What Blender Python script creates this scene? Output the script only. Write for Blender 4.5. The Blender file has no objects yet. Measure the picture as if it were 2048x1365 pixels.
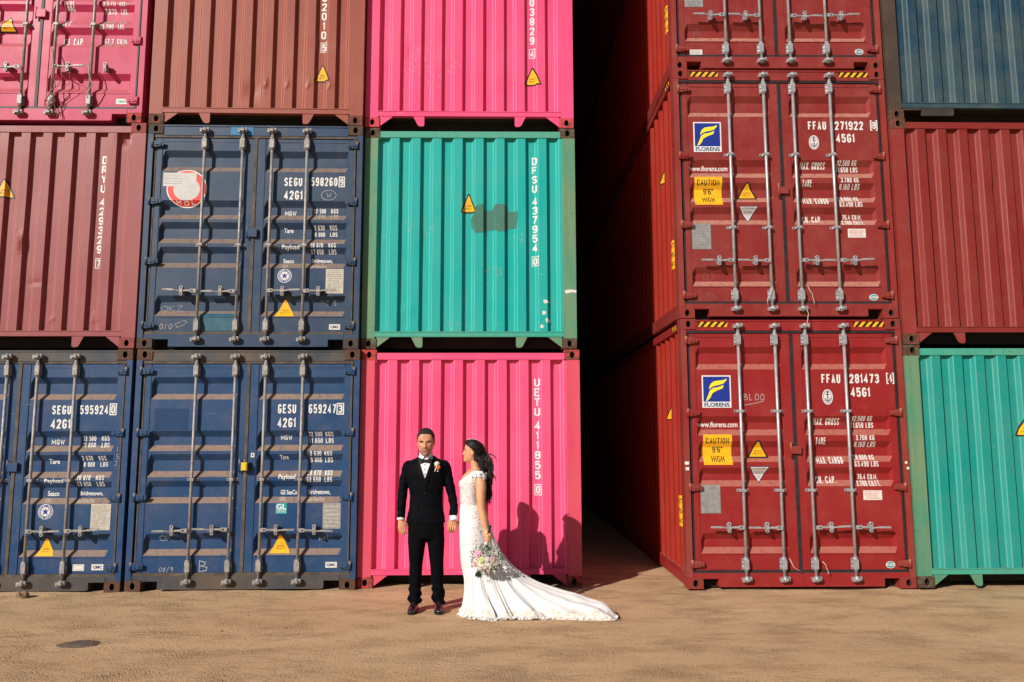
import bpy, bmesh, math, random
from mathutils import Vector, Matrix, noise as mn

random.seed(7)
R = math.radians
scene = bpy.context.scene
COL = scene.collection

# ------------------------------------------------------------------ camera
cam_d = bpy.data.cameras.new('camera')
cam = bpy.data.objects.new('camera', cam_d); COL.objects.link(cam)
yaw, pitch, roll = R(-1.1763), R(6.9324), R(-0.1159)
cy, sy, cp, sp = math.cos(yaw), math.sin(yaw), math.cos(pitch), math.sin(pitch)
F = Vector((-sy*cp, cy*cp, sp)); Rt = Vector((cy, sy, 0)); Up = Rt.cross(F)
r2 = math.cos(roll)*Rt + math.sin(roll)*Up
u2 = -math.sin(roll)*Rt + math.cos(roll)*Up
M = Matrix((r2, u2, -F)).transposed().to_4x4()
M.translation = Vector((1.5011, -8.7342, 1.6144))
cam.matrix_world = M
cam_d.sensor_width = 36.0
cam_d.lens = 1566.95/2048*36.0
cam_d.clip_start = 0.1
cam_d.clip_end = 600
scene.camera = cam

# ------------------------------------------------------------------ light
# direction in which sunlight travels: right, into the scene, down
sun_dir = Vector((1.0, 1.16, -0.83)).normalized()
elev = math.asin(-sun_dir.z)
world = bpy.data.worlds.new('World'); scene.world = world
world.use_nodes = True
wn = world.node_tree.nodes; wl = world.node_tree.links
for n_ in list(wn): wn.remove(n_)
wo = wn.new('ShaderNodeOutputWorld'); bg = wn.new('ShaderNodeBackground'); sky = wn.new('ShaderNodeTexSky')
sky.sky_type = 'NISHITA'; sky.sun_disc = False
sky.sun_elevation = elev
sky.sun_rotation = math.atan2(-sun_dir.x, -sun_dir.y)
sky.altitude = 0; sky.air_density = 1.0; sky.dust_density = 0.6; sky.ozone_density = 1.5
bg.inputs[1].default_value = 0.05
wl.new(sky.outputs[0], bg.inputs[0]); wl.new(bg.outputs[0], wo.inputs[0])
sl = bpy.data.lights.new('sun', 'SUN'); sl.energy = 5.0; sl.angle = R(0.5); sl.color = (1.0, 0.93, 0.84)
so = bpy.data.objects.new('sun', sl); COL.objects.link(so)
so.rotation_euler = (-sun_dir).to_track_quat('Z', 'Y').to_euler()
so.location = (-12, -16, 14)
scene.view_settings.view_transform = 'Standard'
scene.view_settings.look = 'None'
scene.view_settings.exposure = 0.0
scene.view_settings.gamma = 1.0
scene.view_settings.use_curve_mapping = False
scene.cycles.max_bounces = 5
scene.cycles.diffuse_bounces = 2
scene.cycles.glossy_bounces = 2

# ------------------------------------------------------------------ materials
def nt(name):
    m = bpy.data.materials.new(name); m.use_nodes = True
    n = m.node_tree.nodes; l = m.node_tree.links
    return m, n, l, n['Principled BSDF']

def plain(name, col, rough=0.6, metal=0.0, spec=0.4, noise_amt=0.0, scale=20.0, bump=0.0, sheen=0.0):
    m, n, l, b = nt(name)
    b.inputs['Base Color'].default_value = (*col, 1)
    b.inputs['Roughness'].default_value = rough
    b.inputs['Metallic'].default_value = metal
    b.inputs['Specular IOR Level'].default_value = spec
    if sheen: b.inputs['Sheen Weight'].default_value = sheen
    if noise_amt or bump:
        g = n.new('ShaderNodeNewGeometry'); t = n.new('ShaderNodeTexNoise')
        t.inputs['Scale'].default_value = scale; t.inputs['Detail'].default_value = 5
        l.new(g.outputs['Position'], t.inputs['Vector'])
        if noise_amt:
            r = n.new('ShaderNodeMapRange'); r.inputs[1].default_value = 0.3; r.inputs[2].default_value = 0.7
            r.inputs[3].default_value = 1-noise_amt; r.inputs[4].default_value = 1+noise_amt
            l.new(t.outputs[0], r.inputs[0])
            v = n.new('ShaderNodeVectorMath'); v.operation = 'SCALE'; v.inputs[0].default_value = col
            l.new(r.outputs[0], v.inputs['Scale']); l.new(v.outputs[0], b.inputs['Base Color'])
        if bump:
            bp = n.new('ShaderNodeBump'); bp.inputs['Strength'].default_value = bump; bp.inputs['Distance'].default_value = 0.01
            l.new(t.outputs[0], bp.inputs['Height']); l.new(bp.outputs[0], b.inputs['Normal'])
    return m

def _noise(n, l, pos, scale, detail=4, rough=0.55, stretch=None, off=(0,0,0)):
    mp = n.new('ShaderNodeMapping'); mp.inputs['Location'].default_value = off
    if stretch: mp.inputs['Scale'].default_value = stretch
    l.new(pos, mp.inputs[0])
    t = n.new('ShaderNodeTexNoise'); t.inputs['Scale'].default_value = scale
    t.inputs['Detail'].default_value = detail; t.inputs['Roughness'].default_value = rough
    l.new(mp.outputs[0], t.inputs['Vector'])
    return t.outputs[0]

def _map(n, l, src, a, b, c=0.0, d=1.0):
    r = n.new('ShaderNodeMapRange'); r.inputs[1].default_value = a; r.inputs[2].default_value = b
    r.inputs[3].default_value = c; r.inputs[4].default_value = d
    l.new(src, r.inputs[0]); return r.outputs[0]

def _mix(n, l, fac, a, b, mode='MIX'):
    m = n.new('ShaderNodeMix'); m.data_type = 'RGBA'; m.blend_type = mode
    for sock, v in ((0, fac), (6, a), (7, b)):
        if isinstance(v, (int, float)): m.inputs[sock].default_value = v
        elif isinstance(v, tuple): m.inputs[sock].default_value = (*v[:3], 1)
        else: l.new(v, m.inputs[sock])
    return m.outputs[2]

def _mul(n, l, a, b, op='MULTIPLY'):
    m = n.new('ShaderNodeMath'); m.operation = op
    for i, v in enumerate((a, b)):
        if isinstance(v, (int, float)): m.inputs[i].default_value = v
        else: l.new(v, m.inputs[i])
    return m.outputs[0]

PAINTS = {}
def paint(name, col, faded, dust=(0.32, 0.22, 0.14), dust_amt=0.6, rust_amt=0.5, off=0.0, fade_amt=0.5, scratch=(0.6, 0.5, 0.42), rough=0.42, grime=0.25):
    """weathered container paint: chalky fading, runs, rust specks, scratches, dust lying on ledges"""
    PAINTS[name] = (col, faded)
    m, n, l, b = nt(name)
    g = n.new('ShaderNodeNewGeometry'); pos = g.outputs['Position']
    o = (off*7.3, off*3.1, off*5.7)
    big = _noise(n, l, pos, 1.3, 5, 0.6, None, o)
    c = _mix(n, l, _mul(n, l, _map(n, l, big, 0.35, 0.68), fade_amt), col, faded)
    # vertical runs
    runs = _noise(n, l, pos, 1.0, 5, 0.6, (16, 16, 0.9), o)
    c = _mix(n, l, _mul(n, l, _map(n, l, runs, 0.45, 0.75), grime), c, tuple(0.45*x+0.02 for x in col))
    runs2 = _noise(n, l, pos, 1.0, 4, 0.6, (30, 30, 1.6), (o[0]+4, 2, 9))
    c = _mix(n, l, _mul(n, l, _map(n, l, runs2, 0.55, 0.8), fade_amt*0.5), c, faded)
    # scuffs: near-horizontal hairline scratches
    sc = _noise(n, l, pos, 1.0, 2, 0.5, (5, 5, 110), (o[1], 6, 1))
    sc2 = _noise(n, l, pos, 3.0, 3, 0.5, None, (o[2], 1, 8))
    s = _mul(n, l, _map(n, l, sc, 0.74, 0.78), _map(n, l, sc2, 0.52, 0.62))
    c = _mix(n, l, _mul(n, l, s, 0.5), c, scratch)
    # rust freckles and blooms
    if rust_amt > 0:
        r1 = _noise(n, l, pos, 22, 5, 0.7, None, (o[0], 3, 3))
        r2_ = _noise(n, l, pos, 1.6, 3, 0.6, None, (2, o[0], 5))
        thr = 0.70-0.12*rust_amt
        rm = _mul(n, l, _map(n, l, r1, thr, thr+0.06), _map(n, l, r2_, 0.50, 0.64))
        c = _mix(n, l, rm, c, (0.10, 0.035, 0.016))
        drip = _mul(n, l, _map(n, l, _noise(n, l, pos, 1.0, 4, 0.6, (40, 40, 2.2), (9, o[1], 1)), 0.6, 0.78), _map(n, l, r2_, 0.48, 0.62))
        c = _mix(n, l, _mul(n, l, drip, 0.55*min(1.0, rust_amt)), c, (0.16, 0.06, 0.025))
    # dust that has settled on every ledge and upward slope
    sx = n.new('ShaderNodeSeparateXYZ'); l.new(g.outputs['Normal'], sx.inputs[0])
    led = _map(n, l, sx.outputs[2], 0.22, 0.45)
    dn = _noise(n, l, pos, 1.0, 5, 0.65, (26, 26, 5), (3, 1, o[1]))
    dm = _mul(n, l, _mul(n, l, led, _map(n, l, dn, 0.26, 0.52, 0.35, 1.0)), dust_amt)
    c = _mix(n, l, dm, c, dust)
    # thin general film
    film = _mul(n, l, _map(n, l, _noise(n, l, pos, 5, 6, 0.65, None, (o[1], o[0], 0)), 0.45, 0.75), 0.16*dust_amt)
    c = _mix(n, l, film, c, dust)
    l.new(c, b.inputs['Base Color'])
    rr = _mul(n, l, _map(n, l, big, 0.3, 0.7, rough, rough+0.16), _mul(n, l, dm, 0.3), 'ADD')
    l.new(rr, b.inputs['Roughness'])
    b.inputs['Specular IOR Level'].default_value = 0.35
    bp = n.new('ShaderNodeBump'); bp.inputs['Strength'].default_value = 0.25; bp.inputs['Distance'].default_value = 0.004
    bn = _noise(n, l, pos, 9, 6, 0.6, None, o)
    l.new(bn, bp.inputs['Height']); l.new(bp.outputs[0], b.inputs['Normal'])
    return m

def rusty(name, col, rust_lvl=0.5, off=0.0):
    m, n, l, b = nt(name)
    g = n.new('ShaderNodeNewGeometry'); pos = g.outputs['Position']
    a = _noise(n, l, pos, 14, 6, 0.7, None, (off*5, off, 2))
    a2 = _noise(n, l, pos, 45, 4, 0.7, None, (off, 4, 2))
    rc = _mix(n, l, _map(n, l, a2, 0.35, 0.65), (0.050, 0.026, 0.018), (0.135, 0.068, 0.038))
    c = _mix(n, l, _map(n, l, a, 0.62-0.3*rust_lvl, 0.72-0.3*rust_lvl), col, rc)
    l.new(c, b.inputs['Base Color']); b.inputs['Roughness'].default_value = 0.75
    b.inputs['Specular IOR Level'].default_value = 0.25
    bp = n.new('ShaderNodeBump'); bp.inputs['Strength'].default_value = 0.5; bp.inputs['Distance'].default_value = 0.004
    l.new(a2, bp.inputs['Height']); l.new(bp.outputs[0], b.inputs['Normal'])
    return m

M_white = plain('white_print', (0.72, 0.72, 0.70), 0.5, noise_amt=0.12, scale=60)
M_whitefaint = plain('worn_white_print', (0.42, 0.36, 0.30), 0.6, noise_amt=0.3, scale=90)
M_sticker = plain('white_sticker', (0.66, 0.64, 0.60), 0.45, noise_amt=0.1, scale=30)
M_black = plain('black_print', (0.012, 0.012, 0.014), 0.5)
M_yellow = plain('yellow_sticker', (0.85, 0.43, 0.012), 0.45, noise_amt=0.08, scale=25)
M_logoyel = plain('yellow_print', (0.86, 0.70, 0.03), 0.45)
M_logoblue = plain('blue_print', (0.010, 0.030, 0.26), 0.45)
M_navyprint = plain('navy_print', (0.01, 0.03, 0.13), 0.5)
M_teal_st = plain('teal_sticker', (0.0, 0.30, 0.33), 0.5)
M_redst = plain('red_sticker', (0.72, 0.04, 0.03), 0.45, noise_amt=0.06)
M_greyst = plain('pale_grey_sticker', (0.50, 0.50, 0.48), 0.45, noise_amt=0.08)
M_greenst = plain('green_sticker', (0.02, 0.22, 0.08), 0.45)
M_fine = plain('grey_print', (0.20, 0.20, 0.20), 0.6)
M_plate = plain('data_plate_metal', (0.33, 0.32, 0.31), 0.5, metal=0.3, noise_amt=0.2, scale=25)
M_platelight = plain('pale_data_plate', (0.50, 0.46, 0.38), 0.5, noise_amt=0.2, scale=25)
M_chalk = plain('chalk', (0.45, 0.42, 0.40), 0.9, noise_amt=0.35, scale=120)
M_chalkfaint = plain('faint_chalk', (0.22, 0.14, 0.13), 0.9, noise_amt=0.3, scale=120)
M_galv = plain('galvanised_steel', (0.44, 0.44, 0.46), 0.42, metal=0.45, noise_amt=0.16, scale=18, bump=0.1)
M_galvdirty = plain('dirty_galvanised_steel', (0.30, 0.28, 0.27), 0.55, metal=0.25, noise_amt=0.28, scale=22, bump=0.2)
M_gasket = plain('black_rubber', (0.018, 0.020, 0.024), 0.55, noise_amt=0.3, scale=12)
M_gasketdusty = plain('dusty_rubber', (0.085, 0.065, 0.05), 0.7, noise_amt=0.45, scale=9)
M_hole = plain('dark_cavity', (0.012, 0.010, 0.010), 0.9)
M_under = plain('dark_underframe', (0.02, 0.015, 0.014), 0.9, noise_amt=0.3, scale=6)
M_ply = plain('floor_board', (0.05, 0.035, 0.025), 0.9)
M_lockyel = plain('yellow_plastic', (0.80, 0.52, 0.02), 0.4)
M_rope = plain('jute_rope', (0.22, 0.11, 0.08), 0.9)
M_wire = plain('pale_wire', (0.6, 0.55, 0.5), 0.6)

# ------------------------------------------------------------------ mesh helpers
class MB:
    def __init__(s): s.v = []; s.f = []; s.m = []; s.mats = []; s.sm = []
    def mi(s, mat):
        if mat not in s.mats: s.mats.append(mat)
        return s.mats.index(mat)
    def add(s, vs, fs, mat=None, smooth=False):
        o = len(s.v); s.v += [tuple(p) for p in vs]
        k = s.mi(mat) if mat else 0
        for f in fs: s.f.append(tuple(i+o for i in f)); s.m.append(k); s.sm.append(smooth)
    def box(s, x0, x1, y0, y1, z0, z1, mat=None):
        vs = [(x, y, z) for z in (z0, z1) for y in (y0, y1) for x in (x0, x1)]
        s.add(vs, [(0, 1, 5, 4), (2, 6, 7, 3), (0, 4, 6, 2), (1, 3, 7, 5), (4, 5, 7, 6), (0, 2, 3, 1)], mat)
    def prism_y(s, pts, y0, y1, mat=None):
        """polygon in x,z (counter-clockwise seen from -y) extruded along y"""
        n = len(pts)
        vs = [(x, y0, z) for x, z in pts]+[(x, y1, z) for x, z in pts]
        fs = [tuple(range(n)), tuple(range(2*n-1, n-1, -1))]
        for i in range(n):
            j = (i+1) % n; fs.append((i, i+n, j+n, j))
        s.add(vs, fs, mat)
    def tube(s, path, rad, seg=8, mat=None, smooth=True, cap=True):
        path = [Vector(p) for p in path]; n = len(path)
        rads = rad if isinstance(rad, (list, tuple)) else [rad]*n
        vs = []; up = None
        for i, p in enumerate(path):
            t = (path[min(i+1, n-1)]-path[max(i-1, 0)]).normalized()
            if up is None:
                a = Vector((0, 0, 1)) if abs(t.z) < 0.9 else Vector((1, 0, 0))
                up = (a-t*a.dot(t)).normalized()
            else:
                up = (up-t*up.dot(t)); up = up.normalized() if up.length > 1e-6 else Vector((0, 0, 1))
            sd = t.cross(up)
            for k in range(seg):
                an = 2*math.pi*k/seg
                vs.append(p+(up*math.cos(an)+sd*math.sin(an))*rads[i])
        fs = []
        for i in range(n-1):
            for k in range(seg):
                a = i*seg+k; b2 = i*seg+(k+1) % seg
                fs.append((a, b2, b2+seg, a+seg))
        s.add(vs, fs, mat, smooth)
        if cap:
            s.add(vs[:seg][::-1], [tuple(range(seg))], mat); s.add(vs[-seg:], [tuple(range(seg))], mat)
    def ell(s, c, r, mat=None, nu=14, nv=9, fn=None):
        vs = []; c = Vector(c)
        for j in range(nv+1):
            ph = math.pi*j/nv
            for i in range(nu):
                th = 2*math.pi*i/nu
                d = Vector((math.sin(ph)*math.cos(th), math.sin(ph)*math.sin(th), math.cos(ph)))
                k = fn(d) if fn else 1.0
                vs.append(c+Vector((d.x*r[0], d.y*r[1], d.z*r[2]))*k)
        fs = []
        for j in range(nv):
            for i in range(nu):
                a = j*nu+i; b2 = j*nu+(i+1) % nu
                fs.append((a, a+nu, b2+nu, b2))
        s.add(vs, fs, mat, True)
    def mesh(s, name, mat=None):
        me = bpy.data.meshes.new(name); me.from_pydata(s.v, [], s.f); me.validate()
        mats = s.mats if s.mats else [mat]
        for m in mats: me.materials.append(m)
        if s.mats and len(me.polygons) == len(s.m):
            me.polygons.foreach_set('material_index', s.m)
        if len(me.polygons) == len(s.sm): me.polygons.foreach_set('use_smooth', s.sm)
        bm = bmesh.new(); bm.from_mesh(me); bmesh.ops.remove_doubles(bm, verts=bm.verts, dist=1e-6)
        bmesh.ops.recalc_face_normals(bm, faces=bm.faces) if not getattr(s, 'keep', False) else None
        bm.to_mesh(me); bm.free()
        return me

def link(name, data, parent=None, loc=None, label=None):
    o = bpy.data.objects.new(name, data); COL.objects.link(o)
    if parent is not None: o.parent = parent
    if loc is not None: o.location = loc
    if label: o['label'] = label
    return o

def thing(name, label, cat, loc=(0, 0, 0), rz=0.0, group=None):
    o = bpy.data.objects.new(name, None); COL.objects.link(o); o.location = loc; o.rotation_euler = (0, 0, rz)
    o.empty_display_size = 0.2
    o['label'] = label; o['category'] = cat
    if group: o['group'] = group
    return o

# ------------------------------------------------------------------ flat print that follows sheet metal
_tc = {}
def text_polys(s, bold=0.02):
    key = (s, bold)
    if key in _tc: return _tc[key]
    cu = bpy.data.curves.new('t', 'FONT'); cu.body = s; cu.offset = bold; cu.resolution_u = 3
    ob = bpy.data.objects.new('t', cu)
    me = bpy.data.meshes.new_from_object(ob)
    vs = [(v.co.x, v.co.y) for v in me.vertices]; fs = [tuple(p.vertices) for p in me.polygons]
    bpy.data.objects.remove(ob); bpy.data.curves.remove(cu); bpy.data.meshes.remove(me)
    xs = [v[0] for v in vs]; ys = [v[1] for v in vs]
    x0, x1, y0, y1 = min(xs), max(xs), min(ys), max(ys)
    vs = [((x-x0)/(x1-x0), (y-y0)/(y1-y0)) for x, y in vs]
    _tc[key] = (vs, fs); return _tc[key]

def _r(x0, y0, x1, y1, c=.3, k=.16): return [(x0, y0+k), (x0, y1-k), (x0+c, y1), (x1-c, y1), (x1, y1-k), (x1, y0+k), (x1-c, y0), (x0+c, y0), (x0, y0+k)]
BLKW = {'I': .28, '1': .5, '.': .22, ',': .22, ' ': .55, 'M': 1.35, 'W': 1.35, '/': .8, "'": .2, '"': .4}
BLK = {'0': [_r(0, 0, 1, 1)], 'O': [_r(0, 0, 1, 1)], '1': [[(0, .78), (.75, 1), (.75, 0)]], '2': [[(0, .78), (.04, .9), (.3, 1), (.7, 1), (1, .86), (1, .66), (0, .0), (1, 0)]],
 '3': [[(0, .86), (.3, 1), (.7, 1), (1, .86), (1, .66), (.7, .53), (.35, .53)], [(.7, .53), (1, .40), (1, .14), (.7, 0), (.3, 0), (0, .14)]], '4': [[(.75, 0), (.75, 1), (0, .26), (1, .26)]],
 '5': [[(.95, 1), (.05, 1), (.05, .54), (.3, .62), (.7, .62), (1, .48), (1, .14), (.7, 0), (.3, 0), (0, .14)]], '6': [[(.95, .88), (.7, 1), (.3, 1), (0, .84), (0, .16), (.3, 0), (.7, 0), (1, .16), (1, .42), (.7, .56), (.3, .56), (0, .44)]],
 '7': [[(0, 1), (1, 1), (.35, 0)]], '8': [_r(0, .53, 1, 1, .3, .13), _r(0, 0, 1, .53, .3, .14)], '9': [[(.05, .12), (.3, 0), (.7, 0), (1, .16), (1, .84), (.7, 1), (.3, 1), (0, .84), (0, .58), (.3, .44), (.7, .44), (1, .56)]],
 'A': [[(0, 0), (.5, 1), (1, 0)], [(.2, .3), (.8, .3)]], 'B': [[(0, 0), (0, 1), (.7, 1), (.95, .87), (.95, .65), (.7, .53), (0, .53)], [(.7, .53), (1, .4), (1, .14), (.7, 0), (0, 0)]], 'C': [[(1, .8), (.7, 1), (.3, 1), (0, .84), (0, .16), (.3, 0), (.7, 0), (1, .2)]],
 'D': [[(0, 0), (0, 1), (.65, 1), (1, .82), (1, .18), (.65, 0), (0, 0)]], 'E': [[(.95, 1), (0, 1), (0, 0), (.95, 0)], [(0, .52), (.8, .52)]], 'F': [[(.95, 1), (0, 1), (0, 0)], [(0, .52), (.8, .52)]], 'G': [[(1, .82), (.7, 1), (.3, 1), (0, .84), (0, .16), (.3, 0), (.7, 0), (1, .16), (1, .46), (.6, .46)]],
 'H': [[(0, 0), (0, 1)], [(1, 0), (1, 1)], [(0, .52), (1, .52)]], 'I': [[(.5, 0), (.5, 1)]], 'K': [[(0, 0), (0, 1)], [(1, 1), (.08, .42)], [(.35, .6), (1, 0)]], 'L': [[(0, 1), (0, 0), (.95, 0)]], 'M': [[(0, 0), (0, 1), (.5, .3), (1, 1), (1, 0)]],
 'N': [[(0, 0), (0, 1), (1, 0), (1, 1)]], 'P': [[(0, 0), (0, 1), (.7, 1), (1, .87), (1, .62), (.7, .48), (0, .48)]], 'R': [[(0, 0), (0, 1), (.7, 1), (1, .87), (1, .64), (.7, .5), (0, .5)], [(.5, .5), (1, 0)]],
 'S': [[(1, .84), (.7, 1), (.3, 1), (0, .86), (0, .66), (1, .36), (1, .14), (.7, 0), (.3, 0), (0, .16)]], 'T': [[(0, 1), (1, 1)], [(.5, 1), (.5, 0)]], 'U': [[(0, 1), (0, .16), (.3, 0), (.7, 0), (1, .16), (1, 1)]], 'V': [[(0, 1), (.5, 0), (1, 1)]],
 'W': [[(0, 1), (.25, 0), (.5, .8), (.75, 0), (1, 1)]], 'X': [[(0, 0), (1, 1)], [(0, 1), (1, 0)]], 'Y': [[(0, 1), (.5, .48), (1, 1)], [(.5, .48), (.5, 0)]], '.': [[(.5, 0), (.5, .06)]], ',': [[(.5, .06), (.2, -.12)]], "'": [[(.5, 1), (.5, .75)]], '"': [[(0, 1), (0, .75)], [(1, 1), (1, .75)]]}
class Decal:
    """flat print in (u,v); build() cuts it along the folds of the sheet and lays it on the surface"""
    def __init__(s): s.mb = MB(); s.mb.keep = True
    def poly(s, pts, mat, layer=0): s.mb.add([(x, layer, z) for x, z in pts], [tuple(range(len(pts)))], mat)
    def rect(s, u0, u1, v0, v1, mat, layer=0): s.poly([(u0, v0), (u1, v0), (u1, v1), (u0, v1)], mat, layer)
    def frame(s, u0, u1, v0, v1, w, mat, layer=0):
        s.rect(u0, u1, v0, v0+w, mat, layer); s.rect(u0, u1, v1-w, v1, mat, layer)
        s.rect(u0, u0+w, v0+w, v1-w, mat, layer); s.rect(u1-w, u1, v0+w, v1-w, mat, layer)
    def disc(s, u, v, ru, rv, mat, layer=0, n=24): s.poly([(u+ru*math.cos(2*math.pi*i/n), v+rv*math.sin(2*math.pi*i/n)) for i in range(n)], mat, layer)
    def text(s, t, u0, u1, v0, v1, mat, layer=0, bold=0.02, slant=0.0):
        if all(c in BLK or c == ' ' for c in t) and t not in ('FLORENS', 'GL', 'CIMC'):
            return s.block(t, u0, u1, v0, v1, mat, layer, .15 if bold < .021 else .18)
        vs, fs = text_polys(t, bold)
        s.mb.add([(u0+(x+slant*y)*(u1-u0), layer, v0+y*(v1-v0)) for x, y in vs], fs, mat)
    def column(s, t, u0, u1, v0, v1, mat, layer=0, bold=0.03):
        n = len(t); st = (v1-v0)/n
        for i, c in enumerate(t):
            top = v1-i*st; a, b = (u0, u1)
            if c in '1I': a, b = u0+(u1-u0)*0.3, u0+(u1-u0)*0.72
            s.block(c, a, b, top-st*0.88, top-st*0.04, mat, layer, .19)
    def stroke(s, pts, w, mat, layer=0, sz=0.0):
        """mitred ribbon along a polyline"""
        P = [Vector(p) for p in pts]
        P = [p for i, p in enumerate(P) if i == 0 or (p-P[i-1]).length > 1e-5]
        if len(P) < 2: return
        closed = (P[0]-P[-1]).length < 1e-5
        if closed: P = P[:-1]
        n = len(P); vs = []
        for i, p in enumerate(P):
            a = P[i-1] if (i > 0 or closed) else None; b = P[(i+1) % n] if (i < n-1 or closed) else None
            d0 = (p-a).normalized() if a is not None else (b-p).normalized(); d1 = (b-p).normalized() if b is not None else d0
            n0 = Vector((-d0.y, d0.x)); n1 = Vector((-d1.y, d1.x)); m_ = n0+n1
            m_ = m_.normalized() if m_.length > .1 else n0
            k = w/2/max(.45, m_.dot(n0)); q = p
            if not closed and i == 0: q = p-d1*w*.25
            if not closed and i == n-1: q = p+d0*w*.25
            vs += [(q.x+m_.x*k, layer, q.y+m_.y*k), (q.x-m_.x*k, layer, q.y-m_.y*k)]
        m = n if closed else n-1
        s.mb.add(vs, [(2*i, 2*i+1, 2*((i+1) % n)+1, 2*((i+1) % n)) for i in range(m)], mat)
    def block(s, t, u0, u1, v0, v1, mat, layer=0, wt=.155, asp=.46):
        """stencil-sprayed block lettering drawn with constant-width strokes"""
        H_ = v1-v0; w = wt*H_
        wid = [BLKW.get(c, 1.0) for c in t]; gap = .27
        tot = sum(wid)+gap*(len(t)-1); unit = (u1-u0)/tot; x = u0
        for c, q in zip(t, wid):
            cw = q*unit; hw = min(w, cw*.42)/2
            for li, ln in enumerate(BLK.get(c, [])):
                s.stroke([(x+hw+a*(cw-2*hw), v0+w/2+b*(H_-w)) for a, b in ln], min(w, unit*.36), mat, layer+.12*li)
            x += cw+gap*unit
    def build(s, name, parent, place, ucuts=(), vcuts=(), label=None, off=0.0022):
        me = bpy.data.meshes.new(name); me.from_pydata(s.mb.v, [], s.mb.f)
        for m in s.mb.mats: me.materials.append(m)
        me.polygons.foreach_set('material_index', s.mb.m)
        bm = bmesh.new(); bm.from_mesh(me)
        us = [v.co.x for v in bm.verts]; vs = [v.co.z for v in bm.verts]
        u0, u1, v0, v1 = min(us), max(us), min(vs), max(vs)
        for c in ucuts:
            if u0 < c < u1: bmesh.ops.bisect_plane(bm, geom=bm.verts[:]+bm.edges[:]+bm.faces[:], plane_co=(c, 0, 0), plane_no=(1, 0, 0), dist=1e-5)
        for c in vcuts:
            if v0 < c < v1: bmesh.ops.bisect_plane(bm, geom=bm.verts[:]+bm.edges[:]+bm.faces[:], plane_co=(0, 0, c), plane_no=(0, 0, 1), dist=1e-5)
        for v in bm.verts: v.co = place(v.co.x, v.co.z, off+v.co.y*0.0009)
        bm.to_mesh(me); bm.free()
        return link(name, me, parent, label=label)

def triangle_sign(d, u0, u1, v0, v1, border=True, cut=False):
    uc = (u0+u1)/2
    h = v1-v0; w = u1-u0
    if border:
        d.poly([(u0, v0+0.06*h), (u0+0.05*w, v0), (u1-0.05*w, v0), (u1, v0+0.06*h), (uc+0.06*w, v1), (uc-0.06*w, v1)], M_black, 0)
        d.poly([(u0+0.10*w, v0+0.08*h), (u1-0.10*w, v0+0.08*h), (uc+0.03*w, v1-0.10*h), (uc-0.03*w, v1-0.10*h)], M_yellow, 1)
    else:
        d.poly([(u0, v0), (u1, v0), (uc+0.05*w, v1), (uc-0.05*w, v1)], M_yellow, 1)
    d.text('SUPER', uc-0.17*w, uc+0.17*w, v0+0.34*h, v0+0.42*h, M_black, 2, 0.0)
    d.text('HEAVY', uc-0.22*w, uc+0.22*w, v0+0.20*h, v0+0.29*h, M_black, 2, 0.0)

def fine_print(d, u0, u1, v0, v1, rows, layer=2, mat=None, seed=1):
    rg = random.Random(seed); mat = mat or M_fine
    st = (v1-v0)/rows
    for i in range(rows):
        z = v1-(i+0.5)*st; a = u0+(u1-u0)*rg.uniform(0, 0.12); b = u1-(u1-u0)*rg.uniform(0, 0.25)
        while a < b:
            w = (u1-u0)*rg.uniform(0.05, 0.2); d.rect(a, min(a+w, b), z-st*0.14, z+st*0.14, mat, layer); a += w+(u1-u0)*0.03

# ------------------------------------------------------------------ shipping containers
CW, CL = 2.438, 12.192
TRH = {'blue': [(2.285, 2.04), (1.70, 1.48), (1.445, 1.20), (1.16, 0.92), (0.60, 0.37)],
       'red': [(2.585, 2.338), (1.825, 1.618), (1.555, 1.331), (1.27, 1.07), (0.58, 0.364)]}
DY = 0.03; DD = 0.046
def lerp(a, b, t): return a+(b-a)*t
def wav(x, z, sd, amp=0.0016): return amp*mn.noise(Vector((x*2.3+sd*3.7, sd*1.3, z*2.1)))*2

def door_surf(u, v, xa, xb, kind, sd):
    k = 0.0
    for t, b in TRH[kind]:
        if b < v < t:
            k = min(1.0, (t-v)/0.068, (v-b)/0.062); break
    e = min(1.0, max(0.0, (u-xa)/0.03), max(0.0, (xb-u)/0.03))
    return DY+DD*min(k, e)+wav(u, v, sd)
def door_vcuts(kind):
    c = []
    for t, b in TRH[kind]: c += [t, t-0.068, b+0.062, b]
    return c

END_X0, END_P = 0.152, 0.2445      # first bay, pitch of the front-end corrugation
def end_cuts():
    c = []
    for i in range(9):
        a = END_X0+i*END_P
        c += [a, a+0.018, a+0.112, a+0.146]
    return c
def end_surf(u, v, sd, dents=()):
    t = (u-END_X0) % END_P
    i = (u-END_X0)/END_P
    if i < 0 or i > 8.6: k = 0
    elif t < 0.018: k = t/0.018
    elif t < 0.112: k = 1
    elif t < 0.146: k = (0.146-t)/0.034
    else: k = 0
    y = 0.012+0.046*k+wav(u, v, sd, 0.002)
    for (du, dv, ru, rv, a) in dents:
        q = ((u-du)/ru)**2+((v-dv)/rv)**2
        if q < 4: y += a*math.exp(-q*1.5)
    return y
SIDE_P = 0.278
def side_prof(y):
    t = (y-0.10) % SIDE_P
    if y < 0.10 or y > CL-0.1: return 0.0
    if t < 0.068: return 0.036*t/0.068
    if t < 0.138: return 0.036
    if t < 0.206: return 0.036*(0.206-t)/0.068
    return 0.0
def side_cuts(n=8):
    c = []
    for i in range(n):
        a = 0.10+i*SIDE_P; c += [a, a+0.068, a+0.138, a+0.206]
    return c

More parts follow.
